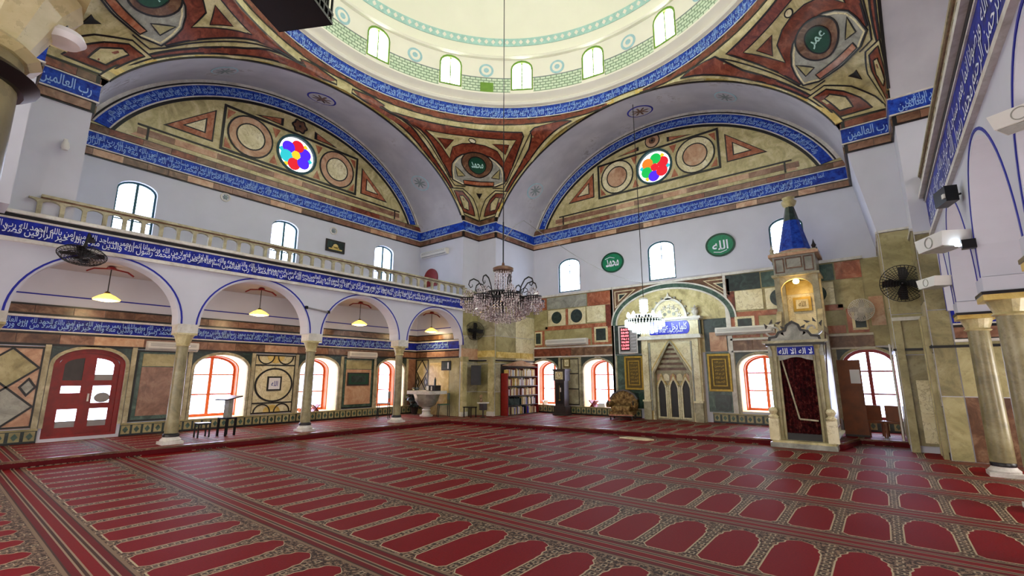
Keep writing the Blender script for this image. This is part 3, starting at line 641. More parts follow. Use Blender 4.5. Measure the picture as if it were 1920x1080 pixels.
# ---- lunettes
def lunette(side, c, zc, parent):
    fr = FL if side == 'left' else FB; cu, h, rb = CU[side], HW[side], RB[side]; n = 60
    def A(k, e):
        u = math.cos(math.pi * (1 - k)); return (cu + (h - e) * u, ZS + arch_h(u, rb, h) * (1 - e / rb) )
    k0 = next(q / 800 for q in range(400) if A(q / 800, .5)[1] > 7.86)
    ks = [k0 + (1 - 2 * k0) * i / n for i in range(n + 1)]
    hole = circ((c, zc), .68, 28)
    k1 = next(q / 800 for q in range(400) if A(q / 800, .0)[1] > 7.86); kk = [k1 + (1 - 2 * k1) * i / n for i in range(n + 1)]
    patch([[A(k, 0) for k in kk], hole], lambda a, b, w: fr.p(a, b, w), 0, .015, 'yel', 'lunette_field', parent, smooth=False)
    piece_ = lambda e0, e1, m, w, nm: MB().ring(fr, [A(k, e0) for k in ks], [A(k, e1) for k in ks], 0, w, False).build(nm, m, parent)
    piece_(.0, .1, 'wstone', .03, 'border'); piece_(.1, .62, 'blk', .04, 'border'); piece_(.15, .19, 'wstone', .055, 'fillet'); piece_(.19, .50, 'blue', .05, 'blue_band'); piece_(.50, .535, 'wstone', .055, 'fillet')
    tb = MB(); S = [(0, ks[0])]
    for a, b in zip(ks, ks[1:]):
        p, q = A(a, .35), A(b, .35); S.append((S[-1][0] + math.hypot(q[0] - p[0], q[1] - p[1]), b))
    def fm(u, v):
        for i in range(n):
            if u <= S[i + 1][0] or i == n - 1:
                k = S[i][1] + (S[i + 1][1] - S[i][1]) * (u - S[i][0]) / (S[i + 1][0] - S[i][0]); break
        a, b = A(k, .5), A(k, .19); return fr.p(a[0] + (b[0] - a[0]) * v, a[1] + (b[1] - a[1]) * v, .056)
    for row, (b, hh, off) in enumerate(((.05, .6, 0), (.4, .52, .2))):
        u = .15 + off; i = row * 2
        while True:
            s = VERSE[i % 6]; w_ = text2d(s, .012)[2] * hh * .31 * .6
            if u + w_ > S[-1][0] - .1: break
            put_text(tb, s, fm, u, b, hh, w_, .012); u += w_ + .05; i += 1
    tb.build('lettering', 'letb', parent)
    # inner edge of the field helper: height of the inner arc at u
    def top(u, e=.66):
        k = (u - cu) / (h - e); return ZS + arch_h(k, rb, h) * (1 - e / rb) if abs(k) < 1 else 7.9
    zb, zt = zc - .7, zc + .72
    def lim(u0, z): return min(z, top(u0) - .05)
    XL, XR_ = c - 2.3, c + 2.3
    # long marble strips at the bottom
    ends = lambda z, e=.72: next(q * .02 for q in range(400) if top(cu - q * .02, e) < z)
    eb = ends(zb + .02)
    rpiece(fr, cu - eb, 8.22, cu + eb, 8.27, 'blk', parent, .01, .035, 'border')
    blocks(fr, cu - ends(8.2) + .15, cu + ends(8.2) - .15, 7.98, 8.16, .01, .03, .9, ['mauve', 'pink', 'mauve', 'pink'], parent, 'marble_block')
    for s in (-1, 1):
        u = cu + s * 4.1; line(fr, [(u, 7.88), (u, min(8.22, top(u)))], .05, 'blk', parent, .01, .035)
        a = [(cu + s * 4.15, 7.9), (cu + s * 4.15, 8.18), (cu + s * 4.45, 7.9)]; piece(fr, a if s < 0 else a[::-1], 'pink', parent, .01, .03, 'triangle')
    # rectangle with three roundels
    line(fr, [(XL, zb), (XR_, zb), (XR_, lim(XR_, zt)), (XL, lim(XL, zt))], .07, 'blk', parent, .01, .04, True)
    piece(fr, [(XL + .05, zb + .05), (XR_ - .05, zb + .05), (XR_ - .05, zt - .05), (c + .72, zt - .05)] + circ((c, zc), .72, 20, a0=math.pi / 2, a1=-math.pi / 2 * 3, full=False)[0:0] + [(c + .72, zb + .06)][0:0] + [(XL + .05, zt - .05)], 'yel', parent, .0, .004, 'marble_field') if False else None
    for s in (-1, 1):
        cc = (c + s * 1.5, zc); ba, ca = ('pink', 'crm') if side == 'left' else ('crm', 'pink')
        MB().ring(fr, circ(cc, .69), circ(cc, .64), .01, .04).build('border', 'blk', parent); MB().ring(fr, circ(cc, .64), circ(cc, .44), .01, .03).build('marble_ring', ba, parent)
        MB().ring(fr, circ(cc, .44), circ(cc, .40), .01, .04).build('border', 'blk', parent); MB().prism(fr, circ(cc, .40), .01, .032).build('marble_disc', ca, parent)
        for sy in (-1, 1):
            a = [(c + s * .62 + s * .0, zc + sy * .62), (c + s * .88, zc + sy * .62), (c + s * .75, zc + sy * .3)]
            piece(fr, a, 'rust', parent, .01, .028, 'triangle')
            a = [(XR_ - .08 if s > 0 else XL + .08, zc + sy * .62), (c + s * 2.0, zc + sy * .62), (XR_ - .08 if s > 0 else XL + .08, zc + sy * .3)]; piece(fr, a, 'rust', parent, .01, .028, 'triangle')
        # triangles towards the springing
        ux = c + s * 2.42; ue = c + s * 3.75; zz = zb + .1; zt2 = min(zc + .45, top(ux) - .15)
        T0 = [(ux + s * .1, zz), (ue, zz), (ux + s * .1, zt2)]; cen = (sum(p[0] for p in T0) / 3, sum(p[1] for p in T0) / 3)
        for k, (m_, ww) in enumerate((('blk', .03), ('rust', .036), ('blk', .042), ('crm', .048))):
            q = (1, .9, .48, .38)[k]; piece(fr, [(cen[0] + (a - cen[0]) * q, cen[1] + (b - cen[1]) * q) for a, b in T0], m_, parent, .01, ww, 'triangle')
        ut = top(c + s * 1.4) - .12
        a = [(c + s * .55, zt + .1), (c + s * 1.45, zt + .1), (c + s * .55, min(ut + .1, zt + .38))]
        piece(fr, a, 'blk', parent, .01, .03, 'triangle'); cen = (sum(p[0] for p in a) / 3, sum(p[1] for p in a) / 3)
        piece(fr, [(cen[0] + (p[0] - cen[0]) * .7, cen[1] + (p[1] - cen[1]) * .7) for p in a], 'rust', parent, .01, .036, 'triangle')
    line(fr, [(XL - 1.6, zt - .55), (XL, zt)], .0501, 'blk', parent, .01, .036) if False else None
    zt3 = zt + .33
    if side == 'left':
        MB().prism(fr, [(c + (.26 + .028 * math.cos(6 * a)) * math.cos(a), zt3 + (.24 + .028 * math.cos(6 * a)) * math.sin(a)) for a in [CI * i / 36 for i in range(36)]], .01, .035).build('border', 'blk', parent)
        MB().prism(fr, [(c + (.2 + .028 * math.cos(6 * a)) * math.cos(a), zt3 + (.18 + .028 * math.cos(6 * a)) * math.sin(a)) for a in [CI * i / 36 for i in range(36)]], .01, .042).build('marble_flower', 'brn', parent)
        MB().prism(fr, circ((c, zt3), .045, 10), .01, .05).build('stud', 'blk', parent)
    else:
        for r_, m_, ww in ((.29, 'blk', .03), (.25, 'pink', .036), (.13, 'brn', .042), (.05, 'blk', .05)): MB().prism(fr, circ((c, zt3), r_, 20), .01, ww).build('marble_disc', m_, parent)
    # stained glass roundel
    WIN[0] += 1; w_ = struct('window_%d' % WIN[0])
    MB().ring(fr, circ((c, zc), .7), circ((c, zc), .62), -.12, .05).build('frame', 'teal', w_)
    MB().prism(fr, circ((c, zc), .625), -.08, -.07).build('pane', 'sw', w_)
    cols = ['sb', 'sr', 'sb', 'sc', 'sr', 'sb'] if side == 'left' else ['sr', 'sg', 'so', 'sg', 'sb', 'sr']
    for i in range(6):
        a = CI * i / 6 + .4; MB().prism(fr, circ((c + .34 * math.cos(a), zc + .34 * math.sin(a)), .215, 16), -.07 + .002 * i, -.06 + .002 * i).build('coloured_pane', cols[i], w_)
        a += CI / 12; MB().prism(fr, circ((c + .5 * math.cos(a), zc + .5 * math.sin(a)), .1, 4), -.07, -.062).build('coloured_pane', ['sy', 'sw', 'sc'][i % 3], w_)
    MB().prism(fr, circ((c, zc), .15, 12), -.07, -.045).build('coloured_pane', 'sy' if side == 'left' else 'sr', w_)
lunette('left', CY - .05, 9.06, wl_); lunette('back', 6.52, 9.33, wb_)
# rosettes on the vault soffits
def soffit(side):
    fr, c, h = FR0_[side], CU[side], HW[side]
    def f(u, v, w=0):   # u along arch -1..1 , v depth 0..1
        r = RF[side] * (1 - v) + RB[side] * v; p = fr.p(c + h * u, ZS + arch_h(u, r, h), -D * v); q = fr.p(c + h * .0, ZS, -D * v); return p + (q - p).normalized() * w
    return f
for side, pts in (('left', ((.0, 'c'), (-.52, 'b'), (.78, 'b'), (.93, 'x'))), ('back', ((.0, 'c'), (-.82, 'b'), (.5, 'b')))):
    f = soffit(side); par = bpy.data.objects['ceiling_vault_' + side]
    for u, k in pts:
        if k == 'x': continue
        ru = .46 / HW[side] * (1 if abs(u) < .3 else .75 * math.sqrt(1 - u * u * .7)); rv = .175
        m1 = 'bline' if k == 'c' else 'turq'
        patch([circ((u, .5), ru, 24, rv)], f, 0, .014, m1, 'rosette', par, [u], [.5]); patch([circ((u, .5), ru * .88, 24, rv * .88)], f, 0, .02, 'vault', 'rosette', par, [u], [.5])
        patch([[(u + ru * .8 * (.55 + .35 * math.cos(8 * a)) * math.cos(a), .5 + rv * .8 * (.55 + .35 * math.cos(8 * a)) * math.sin(a)) for a in [CI * i / 48 for i in range(48)]]], f, 0, .026, 'brn' if k == 'c' else 'rep', 'rosette', par, [u], [.5])
# ================================================ ARCADES AND GALLERIES
def arcade_wall(name, fr, u0, u1, cols, zs, rise, ztop, hw, wd, w1, last=None, line_mat='bline'):
    """spandrel wall above the columns; cols = arch centres with half widths"""
    pts = [(u0, ztop)]; arcs = []
    pts.append((u0, zs))
    for c, h in cols:
        r = rise * h / hw if h > .9 else rise * .85; n = 24
        a = [(c - h * math.cos(math.pi * i / n), zs + r * (math.sin(math.pi * i / n) ** .92 if 0 < i < n else 0)) for i in range(n + 1)]
        arcs.append((c, h, r)); pts += a
    pts += [(u1, zs), (u1, ztop)]
    o = MB().prism(fr, pts[::-1], w1 - wd, w1).build(name, 'plaster'); tag(o, kind='structure')
    for c, h, r in arcs:
        n = 28; a = [(c - (h + .07) * math.cos(math.pi * i / n), zs + (r + .07) * math.sin(math.pi * i / n)) for i in range(n + 1)]
        line(fr, a, .035, line_mat, o, w1 - .01, w1 + .008, name='painted_line')
    return o
LC = [-9.8, -6.75, -3.7]
aw = arcade_wall('wall_arcade_left', FL0, -WY - D, -E, [(-14.35, 1.28), (-11.3, 1.3), (-8.27, 1.3), (-5.22, 1.3), (-2.2, 1.27)], 2.74, 1.24, 4.08, 1.3, .42, .06)
def gallery(name, fr, u0, u1, zb, zt, lip, w1, depth, k):
    """gallery floor with inscription frieze on its edge"""
    o = MB().rect(fr, u0, zb - .04, u1, lip - .1, -depth, w1 - .05).build(name, 'ceil'); tag(o, kind='structure')
    rpiece(fr, u0, zb, u1, zt, 'dblue', o, w1 - .06, w1, 'blue_band'); rpiece(fr, u0, zb - .07, u1, zb, 'wstone', o, w1 - .06, w1 + .04, 'moulding')
    rpiece(fr, u0, zt, u1, zt + .035, 'wstone', o, w1 - .06, w1 + .02, 'fillet'); rpiece(fr, u0, zt + .035, u1, zt + .1, 'blk', o, w1 - .06, w1 + .03, 'border')
    rpiece(fr, u0, zt + .1, u1, lip, 'wstone', o, -depth, w1 + .1, 'moulding')
    m = MB(); run_text(m, lambda u, v: fr.p(u, v, w1 + .005), u0, u1, zb + .02, zt - .02, k, .66 if zb < 4.3 else .9, .0 if zb > 4.3 else .008, ((.04, .55, 0), (.5, .42, .5)) if zb > 4.3 else ((.06, .62, 0), (.42, .52, .35))); m.build('lettering', 'let', o); return o
gl = gallery('trim_2', FL0, -WY - D, -E + .02, 4.1, 4.44, 4.6, .12, D, 2)
gr = gallery('trim_3', FXR, E, WY - 1.0, 4.5, 5.16, 5.34, .02, 2.3, 4)
# balustrades: little arcades of posts under a handrail
def balustrade(fr, u0, u1, z0, H, w, label, pitch=.32, mat='stn'):
    r = thing('balustrade', label, 'balustrade', None, fr.p((u0 + u1) / 2, z0, w))
    n = round((u1 - u0) / pitch); p = (u1 - u0) / n; hp = p / 2; base = r.location
    def sh(o): o.location = -base; return o
    sh(rpiece(fr, u0, z0 + H - .05, u1, z0 + H, mat, r, w - .08, w + .08, 'handrail')); sh(rpiece(fr, u0, z0 + H - .075, u1, z0 + H - .05, 'brn', r, w - .06, w + .06, 'moulding')); sh(rpiece(fr, u0, z0, u1, z0 + .035, 'wstone', r, w - .07, w + .07, 'bottom_rail'))
    zt, zs, o_ = H - .075, H - .17, hp - .035
    half = [(.035, .035), (.035, zs)] + [(hp - o_ * math.cos(math.pi / 2 * i / 6), zs + (.07) * math.sin(math.pi / 2 * i / 6)) for i in range(1, 7)] + [(hp, zt)]
    poly = half + [(-a, b) for a, b in reversed(half)]
    me = None
    for i in range(n + 1):
        u = u0 + i * p
        if me is None: b = MB().prism(Fr((0, 0, 0), fr.u, fr.n), poly, -.04, .04).build('baluster', mat, r); me = b.data
        else: b = link('baluster', me, r)
        b.location = fr.p(u, z0, w) - base
    return r
balustrade(FL0, -12.48, -E + .03, 4.6, .42, .04, 'white stone balustrade of small arches along the left gallery, above the blue inscription')
balustrade(FXR, E + .05, WY - 1.1, 5.34, .42, 0, 'stone balustrade seen almost edge on along the right gallery')
# near gallery over the camera
o = MB().rect(FN0, -W - D, 4.1, D, 4.6, -D, -.42).build('trim_4', 'ceil'); tag(o, kind='structure')
# left aisle outer end wall facing and ceilings
# columns
def column(x, y, z0, label, h=2.42, r=.115, imp=.2, grp=None, impmat='wstone'):
    t = thing('column', label, 'column', grp, (x, y, z0))
    MB().box(-.2, -.2, 0, .2, .2, .06).lathe([(.19, .06), (.2, .09), (.17, .12), (.15, .15), (.15, .16)]).build('base', 'wstone', t, True)
    MB().lathe([(.155, .155), (.16, .2), (.14, .23)]).build('base_ring', 'blk', t, True)
    MB().lathe([(r * 1.12, .22), (r * 1.1, .8), (r, h - .34), (r * 1.02, h - .3)]).build('shaft', 'shaft', t, True)
    MB().lathe([(r * 1.1, h - .3), (r * 1.3, h - .28), (r * 1.1, h - .255), (r * 1.25, h - .2), (r * 1.5, h - .1), (r * 1.8, h - .04)], n=16).box(-r * 1.75, -r * 1.75, h - .04, r * 1.75, r * 1.75, h).build('capital', 'yel', t, False)
    MB().box(-imp, -imp, h, imp, imp, h + .2).build('impost_block', impmat, t)
    return t
for y, s in zip(LC, ('stone column of the left arcade nearest the red glazed door', 'stone column of the left arcade in front of the middle arched window', 'stone column of the left arcade farthest from the red door')):
    column(-.1, y, ZP, s, 2.42, grp='columns of the left arcade')
column(-.1, -12.8, ZP, 'stone column at the near end of the left arcade', 2.42, grp='columns of the left arcade')
RCOL = [2.27, 4.87, 7.45, 10.0]
aw2 = arcade_wall('wall_arcade_right', FXR, E, WY - 1.0, [(1.56, .5), (3.57, 1.1), (6.16, 1.1), (8.73, 1.1), (10.9, .7)], 2.86, 1.45, 4.48, 1.1, .46, 0)
for u, s in zip(RCOL, ('slender stone column of the right arcade next to the marble pier', 'stone column of the right arcade, second from the marble pier', 'stone column of the right arcade nearest the camera but one', 'stone column at the near end of the right arcade')):
    t = column(XR + .22, -u, 0, s, 2.65, .14, .23, 'columns of the right arcade', 'plaster')
    MB().box(-.26, -.26, 2.62, .26, .26, 2.66).build('abacus', 'blk', t); MB().box(-.25, -.25, 2.55, .25, .25, 2.62).build('abacus', 'yel2', t)
MB().rect(FXR, E, 4.43, WY, 4.5, -2.3, -.4).build('ceiling_aisle_right', 'ceil')['kind'] = 'structure'
# big column beside the camera carrying the near arcade
t = column(10.2, -13.5, 0, 'thick stone column close to the camera at the upper left edge', 2.9, .145, .22, None, 'plaster')
MB().lathe([(.16, 2.5), (.195, 2.53), (.16, 2.56)]).build('necking_ring', 'blk', t, True)
pts = [(-13.2, 4.1), (-13.2, 3.0)]
o = MB().box(9.6, -13.75, 4.0, 13.4, -13.4, 4.6).build('wall_arcade_near', 'plaster'); tag(o, kind='structure')

# ================================================ MARBLE CLADDING
def dado(fr, u0, u1, par, z0=ZP, skip=()):
    rpiece(fr, u0, z0, u1, .42, 'dgrn', par, 0, .03, 'dado'); rpiece(fr, u0, .40, u1, .44, 'oliv', par, 0, .05, 'moulding'); rpiece(fr, u0, z0, u1, z0 + .04, 'blk', par, 0, .04, 'plinth')
    n = int((u1 - u0) / .22); p = (u1 - u0) / n; a = b = None
    for i in range(n):
        if a is None:
            F = Fr((0, 0, 0), fr.u, fr.n)
            a = MB().rect(F, -.085, -.1, .085, .1, .0, .012).build('tile', 'oliv', par); b = MB().prism(F, [(0, -.08), (.055, 0), (0, .08), (-.055, 0)], .012, .02).build('tile_motif', 'grn', par); x, y = a, b
        else: x = link('tile', a.data, par); y = link('tile_motif', b.data, par)
        q = fr.p(u0 + p * (i + .5), (z0 + .44) / 2, .03); x.location = q; y.location = q
for a, b in ((-15.3, -11.62), (-10.18, -E)): dado(FL, a, b, wl_)
dado(FB, E, 5.55, wb_); dado(FB, 7.95, 10.1, wb_); dado(FB, 11.35, 12.65, wb_)
def frame_box(fr, u0, v0, u1, v1, par, mat='blk', wd=.04, w=.035): line(fr, [(u0, v0), (u1, v0), (u1, v1), (u0, v1)], wd, mat, par, .0, w, True, 'border')
# --- left wall, between dado and frieze
def surround(fr, u0, u1, zs, zt, par, ztop, u_l, u_r):
    """stone arch edge round a window and green corner pieces above it"""
    ou = arch_poly(u0 - .06, u1 + .06, .44, zs, zt + .06)[1:]; ou = ou + [(u0 - .06, .44)]
    line(fr, [(u1 + .03, .44)] + arch_poly(u0 - .03, u1 + .03, .44, zs, zt + .03)[2:] + [(u0 - .03, .44)], .07, 'stn', par, 0, .04, name='window_arch')
    n = 8; c, h = (u0 + u1) / 2, (u1 - u0) / 2 + .07
    for s in (-1, 1):
        P_ = [(c + s * h, zs)] + [(c + s * h * math.cos(math.pi / 2 * i / n), zs + (zt + .07 - zs) * math.sin(math.pi / 2 * i / n)) for i in range(1, n)] + [(c + s * .12, ztop), (c + s * h, ztop)]
        piece(fr, P_ if s > 0 else P_[::-1], 'dgrn', par, 0, .02, 'corner_piece')
    for u in (u0 - .13, u1 + .13): rpiece(fr, u - .05, .44, u + .05, ztop, 'stn', par, 0, .045, 'pilaster_strip')
for a in lw_low: surround(FL, a[0], a[1], a[3], a[4], wl_, 2.27, 0, 0)
surround(FL, door_l[0], door_l[1], door_l[3], door_l[4], wl_, 2.3, 0, 0)
for a in bw_low: surround(FB, a[0], a[1], a[3], a[4], wb_, 2.32, 0, 0)
def panel_bg(fr, u0, u1, par, mat, z0=.46, z1=2.25): rpiece(fr, u0, z0, u1, z1, mat, par, 0, .012); frame_box(fr, u0 + .03, z0 + .03, u1 - .03, z1 - .03, par)
def diamonds(fr, u0, u1, par, m=('oliv', 'gry')):
    panel_bg(fr, u0, u1, par, 'pink'); c = (u0 + u1) / 2; z0, z1 = .5, 2.2; h = (u1 - u0) / 2 - .06; q = (z1 - z0) / 4
    def dia(cx, cz, a, b, m_):
        P_ = [(cx, cz - b), (cx + a, cz), (cx, cz + b), (cx - a, cz)]; piece(fr, P_, m_, par, .01, .026, 'diamond'); line(fr, P_, .04, 'blk', par, .01, .034, True)
    dia(c, z1 - q, h, q, m[0]); dia(c, z0 + q, h, q, m[1])
    for s in (-1, 1): dia(c + s * h * .72, (z0 + z1) / 2, h * .27, q * .42, 'gry')
diamonds(FL, -12.75, -11.72, wl_); diamonds(FL, -13.1, -12.8, wl_) if False else None
rpiece(FL, -1.36, .46, -E - .03, 2.25, 'mauve', wl_, 0, .02, 'slab')
# plain slab panels
for a, b, m1, m2 in ((-10.06, -8.92, 'grn', 'pink'), (-4.22, -2.9, 'grn', 'pink')):
    panel_bg(FL, a, b, wl_, m1); rpiece(FL, a + .14, .6, b - .14, 1.82, 'mauve' if a < -9 else m2, wl_, .01, .03, 'slab'); rpiece(FL, a + .14, 1.84, b - .14, 2.16, 'oliv', wl_, .01, .028, 'slab')
# panel with the large circle
panel_bg(FL, -7.2, -5.9, wl_, 'crm'); cc = (-6.55, 1.32)
for z in (.78, 1.92): rpiece(FL, -7.17, z - .02, -5.93, z + .02, 'blk', wl_, .01, .034, 'border')
MB().ring(FL, circ(cc, .58, 36, .52), circ(cc, .53, 36, .47), .01, .038).build('border', 'blk', wl_); MB().prism(FL, circ(cc, .53, 36, .47), .01, .03).build('disc', 'crm', wl_)
for s in (-1, 1):
    for z, sg in ((.5, 1), (2.2, -1)):
        line(FL, [(cc[0] + s * (.3 + .24 * math.cos(a)), z + sg * .24 * math.sin(a)) for a in [math.pi * i / 10 for i in range(11)]], .035, 'blk', wl_, .01, .034)
MB().prism(FL, [(cc[0] - .3, .5)] + [(cc[0] + .26 * math.cos(a), .5 + .22 * math.sin(a)) for a in [math.pi - math.pi * i / 10 for i in range(11)]][::-1], .01, .028).build('half_disc', 'yel2', wl_)
MB().prism(FL, [(cc[0] + .26 * math.cos(a), 2.2 - .22 * math.sin(a)) for a in [math.pi * i / 10 for i in range(11)]], .01, .028).build('half_disc', 'yel2', wl_)
# friezes above: left wall, the two pier faces and the right aisle
def lower_frieze(fr, u0, u1, par, k, mats=('brn', 'mauve', 'mauve', 'pink')):
    blocks(fr, u0, u1, 2.32, 2.53, 0, .03, .8, mats, par, 'marble_block'); rpiece(fr, u0, 2.27, u1, 2.32, 'blk', par, 0, .04, 'border')
    rpiece(fr, u0, 2.53, u1, 2.58, 'blk', par, 0, .04, 'border'); rpiece(fr, u0, 2.58, u1, 2.61, 'wstone', par, 0, .05, 'fillet')
    rpiece(fr, u0, 2.61, u1, 2.90, 'dblue', par, 0, .035, 'blue_band'); rpiece(fr, u0, 2.90, u1, 2.95, 'wstone', par, 0, .05, 'fillet'); rpiece(fr, u0, 2.95, u1, 3.0, 'blk', par, 0, .04, 'border')
    blocks(fr, u0, u1, 3.0, 3.17, 0, .03, .8, ('brn', 'mauve', 'brn'), par, 'marble_block'); rpiece(fr, u0, 3.17, u1, 3.21, 'blk', par, 0, .04, 'border'); rpiece(fr, u0, 3.42, u1, 3.45, 'bline', par, 0, .012, 'painted_line')
    m = MB(); run_text(m, lambda u, v: fr.p(u, v, .04), u0, u1, 2.61, 2.90, k, .66); m.build('lettering', 'letb', par)
lower_frieze(FL, -WY - D, -E, wl_, 1); lower_frieze(FPL, -D, -.1, pbl, 3); lower_frieze(FPL, W + .35, W + D, pbr, 0)
lower_frieze(FRW, 1.0, WY, bpy.data.objects['wall_right'], 2)
# aisle end face left pier: panel and niche behind the marble stand
rpiece(FPL, -D, ZP, -.05, 2.27, 'oliv', pbl, 0, .02, 'slab'); rpiece(FPL, -1.68, .5, -.6, 2.1, 'yel2', pbl, .01, .03, 'slab')
rpiece(FPL, -D, 3.0, -.02, 4.05, 'plaster', pbl, 0, .004, 'plaster_panel')
diamonds(FPL, -2.53, -1.76, pbl, ('yel', 'gry'))
# --- corner pier cladding (olive marble slabs) on x=0, y=0, x=E faces
def clad(fr, u0, u1, par, mats=('oliv', 'oliv', 'stn'), zt=4.86, rows=(ZP, 1.0, 2.05, 2.2, 3.1, 4.0)):
    rows = list(rows) + [zt]
    for a, b in zip(rows, rows[1:]): rpiece(fr, u0 + .01, a + .008, u1 - .01, b - .008, R_.choice(mats), par, 0, .02, 'slab')
    rpiece(fr, u0, zt, u1, zt + .05, 'wstone', par, 0, .05, 'moulding'); rpiece(fr, u0, 2.14, u1, 2.19, 'blk', par, 0, .045, 'border')
clad(FL0, -E, 0, pbl); clad(FB0, 0, E, pbl)
FX = Fr((E, 0, 0), (0, 1, 0), (1, 0, 0)); clad(FX, 0, 1.25, pbl); clad(FX, 1.25, D, pbl, ('oliv', 'crm'))
for fr, u in ((FL0, -E + .12), (FB0, E - .14)):
    rpiece(fr, u - .13, ZP, u + .13, 2.12, 'yel', pbl, .0, .1, 'pilaster'); rpiece(fr, u - .16, ZP, u + .16, ZP + .16, 'wstone', pbl, .0, .13, 'pilaster_base'); rpiece(fr, u - .16, 2.12, u + .16, 2.3, 'oliv', pbl, .0, .14, 'pilaster_capital')
rpiece(FL0, -E, 2.2, 0, 2.62, 'pink', pbl, .01, .05, 'slab'); rpiece(FB0, 0, 2.3, E, 2.55, 'yel2', pbl, .01, .05, 'slab'); rpiece(FX, .05, 2.28, 2.4, 2.5, 'yel2', pbl, .01, .05, 'slab')
# right pier
FXL = Fr((W - .55, 0, 0), (0, -1, 0), (-1, 0, 0))
clad(FB0, W - .55, W, pbr, ('oliv', 'shaft'), 4.87, (ZP, 2.05, 2.95)); clad(FXL, -D, 0, pbr, ('oliv', 'shaft'), 4.87); clad(FR0, 0, E, pbr, ('oliv', 'shaft', 'stn'), 4.6); clad(FPL, W, W + .33, pbr, ('oliv', 'shaft'), 4.5, (0, 1.2, 2.9))
clad(FPL, W + .33, W + D, pbr, ('oliv', 'brn'), 2.25, (0, 1.2))
rpiece(FB0, W - .55, 2.8, W, 2.88, 'wstone', pbr, 0, .08, 'moulding'); rpiece(FB0, W - .3, .2, W - .06, 1.5, 'crm', pbr, .02, .04, 'slab')
rpiece(FB0, W - .54, .0, W - .4, 2.8, 'oliv', pbr, .02, .1, 'pilaster'); rpiece(FR0, .1, 0, .3, 2.8, 'yel', pbr, .02, .1, 'pilaster'); rpiece(FR0, .6, 0, .85, 2.8, 'oliv', pbr, .02, .1, 'pilaster')
# --- back wall upper cladding, mirrored left and right of the mihrab bay
MX = 6.75
def both(f):
    f(lambda a, b: (a, b), 0); f(lambda a, b: (2 * 6.6 - b, 2 * 6.6 - a), 1)
def bwall(T, k):
    def r(u0, z0, u1, z1, m_, w=.03, nm='panel'): a, b = T(u0, u1); return rpiece(FB, a, z0, b, z1, m_, wb_, .0, w, nm)
    def c(u, z, rr, m_, w=.05, nm='roundel'):
        u = T(u, u)[0]; MB().ring(FB, circ((u, z), rr + .04, 24), circ((u, z), rr, 24), .02, w + .01).build('border', 'crm', wb_); MB().prism(FB, circ((u, z), rr, 24), .02, w).build(nm, m_, wb_)
    r(E, 2.3, 4.62, 4.84, 'oliv', .008); r(E, 4.84, 4.62, 4.92, 'wstone', .07, 'moulding'); r(4.54, .44, 4.62, 4.84, 'wstone', .05, 'pilaster_strip')
    r(.98, 4.32, 1.58, 4.82, 'rust'); r(1.62, 4.32, 3.49, 4.80, 'grn' if k else 'gry'); r(3.53, 4.30, 4.52, 4.82, 'rust' if not k else 'dgrn')
    r(1.66, 3.62, 2.51, 4.27, 'crm', .04); c(2.09, 3.95, .25, 'dgrn'); r(2.64, 3.62, 3.42, 4.27, 'crm', .04); c(3.03, 3.95, .27, 'dgrn')
    r(2.52, 3.62, 2.63, 4.27, 'rust'); r(3.50, 3.65, 4.29, 4.28, 'crm', .045); r(4.31, 3.4, 4.52, 4.28, 'red'); r(.98, 3.5, 1.62, 4.28, 'oliv')
    r(1.5, 3.44, 3.7, 3.60, 'rust'); r(1.5, 3.02, 3.66, 3.42, 'oliv', .025); r(3.68, 2.78, 4.5, 3.6, 'rust', .02); r(3.79, 2.86, 4.36, 3.45, 'crm', .035); r(3.87, 2.93, 4.28, 3.38, 'dgrn', .045)
    r(.8 if 0 else .98, 2.78, 1.45, 3.46, 'rust', .02); r(.99, 2.85, 1.34, 3.41, 'crm', .035); r(1.03, 2.91, 1.27, 3.35, 'dgrn', .045); r(1.5, 2.78, 3.6, 3.0, 'rust', .02)
    r(E, 2.70, 4.54, 2.76, 'wstone', .05, 'moulding'); r(E, 2.33, 4.54, 2.38, 'wstone', .05, 'moulding')
    a, b = T(E, 4.54); blocks(FB, a, b, 2.38, 2.70, 0, .03, .8, ('brn', 'brn', 'red'), wb_, 'marble_block')
    r(2.22, .46, 3.08, 2.3, 'stn', .012); a, b = T(2.25, 3.05); frame_box(FB, a, .5, b, 2.26, wb_)
    for q in (1, 2): rpiece(FB, a, .5 + .59 * q - .02, b, .5 + .59 * q + .02, 'blk', wb_, .01, .034, 'border')
both(bwall)
rpiece(FB, 12.29, 2.4, 12.66, 4.84, 'oliv', wb_, 0, .012, 'slab'); rpiece(FB, 12.29, 2.95, 12.6, 3.75, 'pink', wb_, .01, .03, 'slab')
